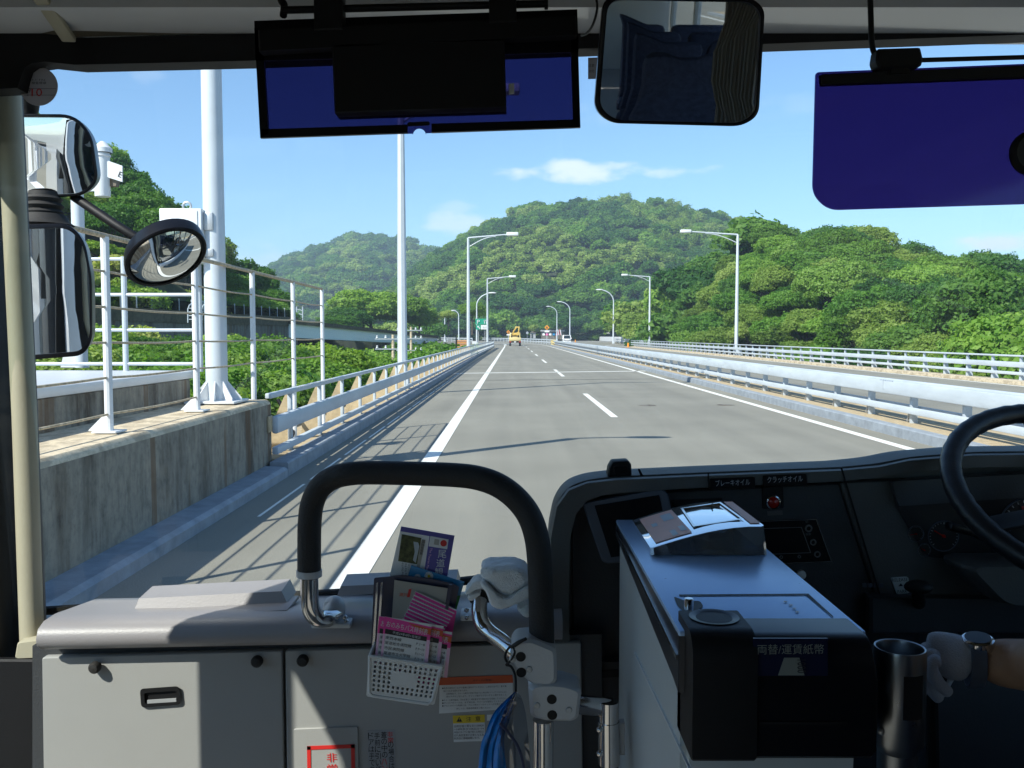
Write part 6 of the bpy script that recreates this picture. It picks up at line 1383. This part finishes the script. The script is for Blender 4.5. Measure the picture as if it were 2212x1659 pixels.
for (u, v, r) in ((1746, 1141, 8), (1756, 1171, 7), (1765, 1197, 7), (1687, 1203, 3.5), (1726, 1202, 3.5), (1631, 1138, 5)):
    b = MB(); rr2 = r * 1.77 / FP; b.lathe([(rr2 * .62, -.001), (rr2 * .62, -.003), (rr2, -.003), (rr2, 0)], P(u, v, yp - .003), (0, 1, 0), 18); b.build('radio_knob', M['steel2'], rd)
b = MB(); ptext(b, '音量', (1740, 1157), (1752, 1156), 5, yp - .0034); ptext(b, '切', (1740, 1130), (1746, 1129.5), 5, yp - .0034); b.build('lettering', M['dispink'], rd)
b = MB(); b.lathe([(0, -.03), (.008, -.029), (.0095, -.024), (.0085, .0)], P(1729, 1240, yp), (.25, 1, -.2), 18); b.build('white_knob', M['basket'], dd)
b = MB()
for j, v in enumerate((1260, 1281)):
    for i in range(4 - j): b.px(rp([(1863 + i * 12 + j * 7, v), (1872 + i * 12 + j * 7, v - .3), (1873 + i * 12 + j * 7, v + 9), (1864 + i * 12 + j * 7, v + 9)], 1.5, 2), 1.768, .002)
b.build('button', M['dash3'], dd)
# binnacle and gauges
bq_ = rp([(1921, 1037), (2700, 990), (2700, 1225), (2160, 1215), (2000, 1203), (1936, 1092)], [14, 0, 0, 20, 14, 10], 4)
b = MB(); b.px(bq_, 1.765, .004); bn = b.build('instrument_cluster', M['dial'], dd)
slab(rp([(1924, 1040), (2700, 996), (2700, 1062), (2212, 1075), (1940, 1094)], 6, 3), 1.755, .012, .003).build('cluster_hood', M['dash2'], dd)
slab(rp([(2075, 1222), (2700, 1215), (2700, 1330), (2160, 1310)], 30, 5), 1.66, .11, .02).build('column_cover', M['dash'], dd)
def gauge(u, v, r, na):
    b = MB(); R2 = r * 1.76 / FP; c = P(u, v, 1.7635); b.lathe([(R2, 0), (R2 * 1.04, -.002), (R2 * 1.08, 0)], c, (0, 1, 0), 32); g_ = b.build('gauge', M['dash3'], dd)
    b = MB()
    for i in range(21):
        q = R(220 - 260 * i / 20); d = V((cos(q), 0, sin(q))); l = .14 if i % 5 == 0 else .08
        b.bar(c + d * R2 * .96 + V((0, -.0008, 0)), c + d * R2 * (.96 - l) + V((0, -.0008, 0)), R2 * .035, .0006, up=(0, 1, 0))
    b.build('dial_mark', M['dialw'], g_)
    b = MB(); d = V((cos(na), 0, sin(na))); b.bar(c - d * R2 * .15 + V((0, -.002, 0)), c + d * R2 * .78 + V((0, -.002, 0)), R2 * .06, .0012, up=(0, 1, 0)); b.lathe([(0, -.004), (R2 * .1, -.004), (R2 * .12, 0)], c, (0, 1, 0), 12); b.build('needle', M['redlens'], g_); return g_
gauge(1978, 1153, 17, R(190)); gauge(1996, 1188, 14, R(150)); gauge(2038, 1158, 32, R(150)); g3 = gauge(2222, 1138, 62, R(110))
b = MB(); ptext(b, '80', (2184, 1134), (2193, 1133), 7, 1.7625); ptext(b, '60', (2176, 1148), (2184, 1147), 7, 1.7625); b.build('lettering', M['dialw'], g3)
b = MB(); b.px(rp([(1924, 1248), (1962, 1246), (1966, 1281), (1938, 1284)], 4, 3), 1.766, .003); rl = b.build('release_label', M['plateD'], dd)
b = MB(); ptext(b, 'RELEASE', (1927, 1257), (1961, 1255), 7, 1.7652); ptext(b, 'PARK', (1939, 1281.5), (1960, 1280), 6.5, 1.7652); b.px([(1946, 1260), (1951, 1266), (1941, 1266.5)], 1.7652, .0005); b.build('lettering', M['ink'], rl)
b = MB(); b.tube(smooth_path([P(1985, 1310, 1.77), P(1984, 1290, 1.70), P(1982, 1272, 1.66)], 5), .012, 12); b.ball(P(1984, 1268, 1.65), (.027, .02, .013), 14); b.build('brake_knob', M['black'], dd)
b = MB(); b.lathe([(.030, 0), (.032, -.004), (.028, -.006), (.024, 0)], P(1978, 1308, 1.768), (0, 1, 0), 24); b.build('knob_ring', M['dash3'], dd)
# items standing on / fixed by the dashboard
t = thing('sensor_box', 'small black sensor box on top of the dashboard', 'sensor', P(1339, 1028, 1.8))
b = MB(); b.px(rp([(1313, 1030), (1316, 1010), (1324, 997), (1358, 995), (1364, 1003), (1365, 1028)], 3, 2), 1.79, .04, .003); b.build('box_body', M['black'], t)
b = MB(); b.px([(1326, 1008), (1356, 1007), (1357, 1022), (1327, 1023)], 1.787, .004, .001); b.build('lens_cover', M['blackgloss'], t)
t = thing('antenna', 'short thin black antenna fin behind the sensor box', 'antenna', P(1385, 1025, 1.8))
b = MB(); b.px([(1378, 1014), (1382, 1013), (1390, 1028), (1384, 1029)], 1.80, .004); b.build('fin', M['black'], t)
t = thing('monitor', 'tilted dark monitor screen standing left of the fare machine', 'monitor', P(1350, 1150, 1.72))
mq = [(1257, 1086), (1428, 1054), (1443, 1066), (1470, 1190), (1455, 1206), (1312, 1218), (1300, 1212)]
b = MB(); mo = rp(mq, [8, 8, 6, 12, 8, 8, 6], 4); n_ = V((-.10, -1, .25)).normalized(); Mo = P(1360, 1140, 1.715)
b.prism([PP(u, v, Mo, n_) for u, v in mo], -n_ * .022, .004); b.build('casing', M['dash3'], t)
b = MB(); b.prism([PP(u, v, Mo + n_ * .0008, n_) for u, v in ((1284, 1092), (1424, 1069), (1450, 1187), (1320, 1204))], -n_ * .002); b.build('screen', M['blackgloss'], t)
b = MB(); b.tube([Mo + V((0, .02, -.04)), Mo + V((0, .07, -.12))], .012, 10); b.build('stand', M['black'], t)

# ================================================================ steering wheel, stalk
sw = thing('steering_wheel', 'large black steering wheel entering from the right edge', 'steering wheel', P(2340, 1068, 1.6))
wc = P(2338, 1066, 1.6); wn = V((-.03, -sin(R(36)), cos(R(36)))).normalized(); wx = V((1, 0, 0)); wx = (wx - wn * wx.dot(wn)).normalized(); wy = wn.cross(wx); WRAD = .222
ring = [wc + (wx * cos(q) + wy * sin(q)) * WRAD for q in np.linspace(0, 2 * pi, 97)]
b = MB(); b.tube(ring, [.0195 + .0008 * sin(i * 2.6) for i in range(97)], 16, False); b.build('rim', M['wheel'], sw)
b = MB(); b.lathe([(0, .01), (.05, .008), (.06, -.01), (.05, -.03), (0, -.03)], wc - wn * .03, wn, 24); b.build('hub', M['black'], sw)
for q in (R(200), R(340), R(90), R(270)):
    d = wx * cos(q) + wy * sin(q); b = MB(); b.bar(wc - wn * .03 + d * .05, wc + d * (WRAD - .01), .034, .012, up=tuple(wn), r=.004); b.build('spoke', M['black'], sw)
b = MB(); b.tube([wc - wn * .05, wc - wn * .05 + V((.0, .12, -.16))], .035, 16); b.build('column', M['dash2'], sw)
t = thing('indicator_stalk', 'black indicator stalk with a blunt end in front of the gauges', 'stalk', P(2070, 1140, 1.66))
b = MB(); b.bar(P(2048, 1135, 1.64), P(2100, 1150, 1.65), .022, .016, r=.005); b.bar(P(2092, 1148, 1.65), P(2200, 1200, 1.66), .014, .012, r=.004); b.build('lever', M['blackgloss'], t)

# ================================================================ chrome post beside the fare machine
YC = 1.06
t = thing('cup_post', 'open topped round metal post between the fare machine and the driver', 'post', (P(1944, 1390, YC).x, YC, .8))
c = P(1944, 1398, YC); R0_ = .030
b = MB(); b.lathe([(.0262, -.09), (.0262, -.004), (.0275, 0), (.0295, .0005), (.0305, -.003), (.0305, -.115), (.024, -.128)], c, n=36); b.build('cup', M['post'], t)
b = MB(); b.lathe([(0, -.03), (.0262, -.03)], c, n=36); b.build('cup_floor', M['black'], t)
b = MB(); b.lathe([(.0235, -.12), (.0235, -.70)], c, n=30); b.build('tube', M['post'], t)
b = MB(); b.ball(c + V((-.026, -.014, -.098)), .005, 10); b.build('screw', M['steel'], t)
b = MB(); b.prism([c + V((.0305 * sin(q), -.0309 * cos(q), z)) for z, qs in ((-.025, np.linspace(-.25, .6, 8)), (-.078, np.linspace(.6, -.25, 8))) for q in qs], (0, .0006, 0)); b.build('slot', M['black'], t)

# ================================================================ the driver: arm in the picture, body out of it
def skin_obj(name, nodes, edges, mtl, parent, sub=2):
    me = bpy.data.meshes.new(name); o0 = WL.get(parent, V((0, 0, 0)))
    me.from_pydata([tuple(V(p) - o0) for p, r in nodes], edges, []); o = bpy.data.objects.new(name, me); COL.objects.link(o); o.parent = parent
    m = o.modifiers.new('skin', 'SKIN'); m.use_smooth_shade = True
    if not me.skin_vertices: 
        bpy.context.view_layer.objects.active = o
    lay = me.skin_vertices[0].data
    for i, (p, r) in enumerate(nodes): lay[i].radius = r if isinstance(r, tuple) else (r, r)
    lay[0].use_root = True
    s = o.modifiers.new('sub', 'SUBSURF'); s.levels = sub; s.render_levels = sub
    me.materials.append(mtl); return o
dv = thing('person', 'driver reaching out a white gloved hand with a metal wristwatch', 'person', (.95, .95, .9))
Wp = P(2100, 1425, 1.20); Kp = P(2016, 1408, 1.20)
el_p = V((.86, 1.02, Wp.z - .05)); sh_p = V((1.02, .74, 1.88 - .12)); pel = V((.82, .62, 1.28))
body = [(pel, .15), (V((.82, .64, 1.48)), (.16, .12)), (V((.82, .66, 1.66)), (.17, .12)), (V((.82, .68, 1.80)), (.10, .09)), (V((.82, .70, 1.90)), .055), (V((.82, .72, 2.02)), (.085, .10)), (V((.82, .72, 2.12)), (.07, .085)),
        (V((.64, .68, 1.76)), .055), (V((.66, .86, 1.53)), .045), (Wp + V((.06, -.02, .0)), (.036, .036)), (Wp, (.031, .034)),
        (V((1.0, .68, 1.76)), .055), (V((1.06, .92, 1.52)), .045), (V((1.0, 1.36, 1.50)), .034), (V((.72, .95, 1.26)), .085), (V((.70, 1.15, 1.0)), .06), (V((.92, .95, 1.26)), .085), (V((.95, 1.2, 1.0)), .06)]
ed = [(0, 1), (1, 2), (2, 3), (3, 4), (4, 5), (5, 6), (2, 7), (7, 8), (8, 9), (9, 10), (2, 11), (11, 12), (12, 13), (0, 14), (14, 15), (0, 16), (16, 17)]
skin_obj('body', body, ed, M['skin'], dv)
shirt = [(pel + V((0, 0, .0)), .158), (V((.82, .64, 1.48)), (.172, .132)), (V((.82, .66, 1.66)), (.182, .132)), (V((.82, .68, 1.80)), (.105, .095)), (V((.64, .68, 1.76)), .065), (V((.652, .80, 1.62)), .058), (V((1.0, .68, 1.76)), .065), (V((1.04, .84, 1.60)), .058)]
skin_obj('shirt', shirt, [(0, 1), (1, 2), (2, 3), (2, 4), (4, 5), (2, 6), (6, 7)], M['shirt'], dv)
trous = [(pel + V((0, 0, -.03)), .162), (V((.72, .95, 1.255)), .094), (V((.70, 1.15, 1.0)), .07), (V((.92, .95, 1.255)), .094), (V((.95, 1.2, 1.0)), .07)]
skin_obj('trousers', trous, [(0, 1), (1, 2), (0, 3), (3, 4)], M['navycloth'], dv)
b = MB(); b.ball((.82, .715, 2.10), (.095, .115, .10), 16); b.build('hair', M['hair'], dv)
# gloved hand: palm, four bent fingers, thumb
def hp(u, v, Y): return P(u, v, Y)
pw = P(2085, 1424, 1.20)
hn_ = [(P(2092, 1426, 1.20), (.030, .033)), (P(2070, 1421, 1.20), (.027, .034)), (P(2044, 1415, 1.202), (.024, .035)), (P(2018, 1410, 1.206), (.021, .033)), (P(2000, 1410, 1.21), (.016, .028))]
skin_obj('glove', hn_, [(0, 1), (1, 2), (2, 3), (3, 4)], M['glove'], dv)
fing = [  # knuckle, joint, tip: index .. little, curled over the lever knob
    [(2002, 1398, 1.236), (1984, 1424, 1.250), (1988, 1462, 1.248), (2002, 1490, 1.238)],
    [(1998, 1404, 1.214), (1980, 1432, 1.224), (1990, 1474, 1.222), (2010, 1506, 1.214)],
    [(2004, 1412, 1.190), (1992, 1446, 1.194), (2008, 1486, 1.192), (2034, 1516, 1.188)],
    [(2014, 1424, 1.170), (2012, 1452, 1.168), (2030, 1480, 1.168), (2054, 1500, 1.168)]]
for f in fing:
    nodes = [(P(2034, f[0][1] + 6, f[0][2] - .002), .0115)] + [(P(*q), r) for q, r in zip(f, (.0112, .0102, .0094, .0082))]
    skin_obj('glove_finger', nodes, [(0, 1), (1, 2), (2, 3), (3, 4)], M['glove'], dv)
nodes = [(P(2066, 1434, 1.228), .014), (P(2044, 1458, 1.250), .0118), (P(2034, 1482, 1.246), .0105), (P(2030, 1508, 1.236), .009)]
skin_obj('glove_thumb', nodes, [(0, 1), (1, 2), (2, 3)], M['glove'], dv)
ax = (Wp + V((.06, -.02, 0)) - pw).normalized()
b = MB(); b.lathe([(.0345, -.010), (.0362, -.008), (.0362, .008), (.0345, .010)], P(2104, 1427, 1.198), ax, 30); wst = b.build('watch_strap', M['dash3'], dv)
wt = P(2112, 1381, 1.19); nn_ = V((-.12, -.16, 1)).normalized()
b = MB(); b.lathe([(0, .003), (.0175, .003), (.0205, .001), (.0215, -.004), (.020, -.011), (.016, -.016)], wt, nn_, 28); b.build('watch_case', M['chrome'], dv)
b = MB(); b.lathe([(0, .0036), (.0165, .0034)], wt, nn_, 28); b.build('watch_dial', M['dial'], dv)
t = thing('gear_lever', 'dark gear lever under the white gloved hand', 'gear lever', P(2006, 1480, 1.21))
b = MB(); b.ball(P(2012, 1455, 1.212), (.020, .022, .024), 14); b.build('lever_knob', M['black'], t)
b = MB(); b.tube([P(2012, 1470, 1.212), P(2016, 1640, 1.22), P(2020, 1900, 1.25)], .009, 10); b.build('lever_rod', M['black'], t)
t = thing('cushioned_chair', 'dark padded chair the driver sits on', 'driver seat', (.82, .6, .8))
b = MB(); b.box((.82, .72, 1.08), (.5, .5, .14), .05); b.build('seat_cushion', M['seat'], t)
b = MB(); b.box((.82, .44, 1.46), (.48, .13, .72), .05); b.build('backrest', M['seat'], t)
b = MB(); b.box((.82, .7, .91), (.3, .35, .22), .02); b.build('pedestal', M['black'], t)
# console beside the driver so that the dark corner is closed
t = thing('driver_console', 'dark console box under the dashboard beside the fare machine', 'console', (.6, 1.7, .8))
b = MB(); b.box((.86, 1.66, 1.02), (.92, .2, .5), .03); b.build('console_body', M['dash2'], t)
b = MB(); b.px([(1880, 1290), (2700, 1300), (2700, 1500), (1880, 1500)], 1.74, .03, .006); b.build('knee_panel', M['dash2'], t)

# ================================================================ summer haze over the valley
hz_ = MB(); hz_.box((0, 650, 80), (3400, 2700, 190)); ho = hz_.build('haze', None); struct(ho, 'stuff')
hm = bpy.data.materials.new('haze'); hm.use_nodes = True; t_ = hm.node_tree; t_.nodes.clear()
oo = t_.nodes.new('ShaderNodeOutputMaterial'); pv_ = t_.nodes.new('ShaderNodeVolumePrincipled'); pv_.inputs['Density'].default_value = HAZE; pv_.inputs['Color'].default_value = (.62, .80, 1, 1)
t_.links.new(pv_.outputs[0], oo.inputs['Volume']); ho.data.materials.append(hm)
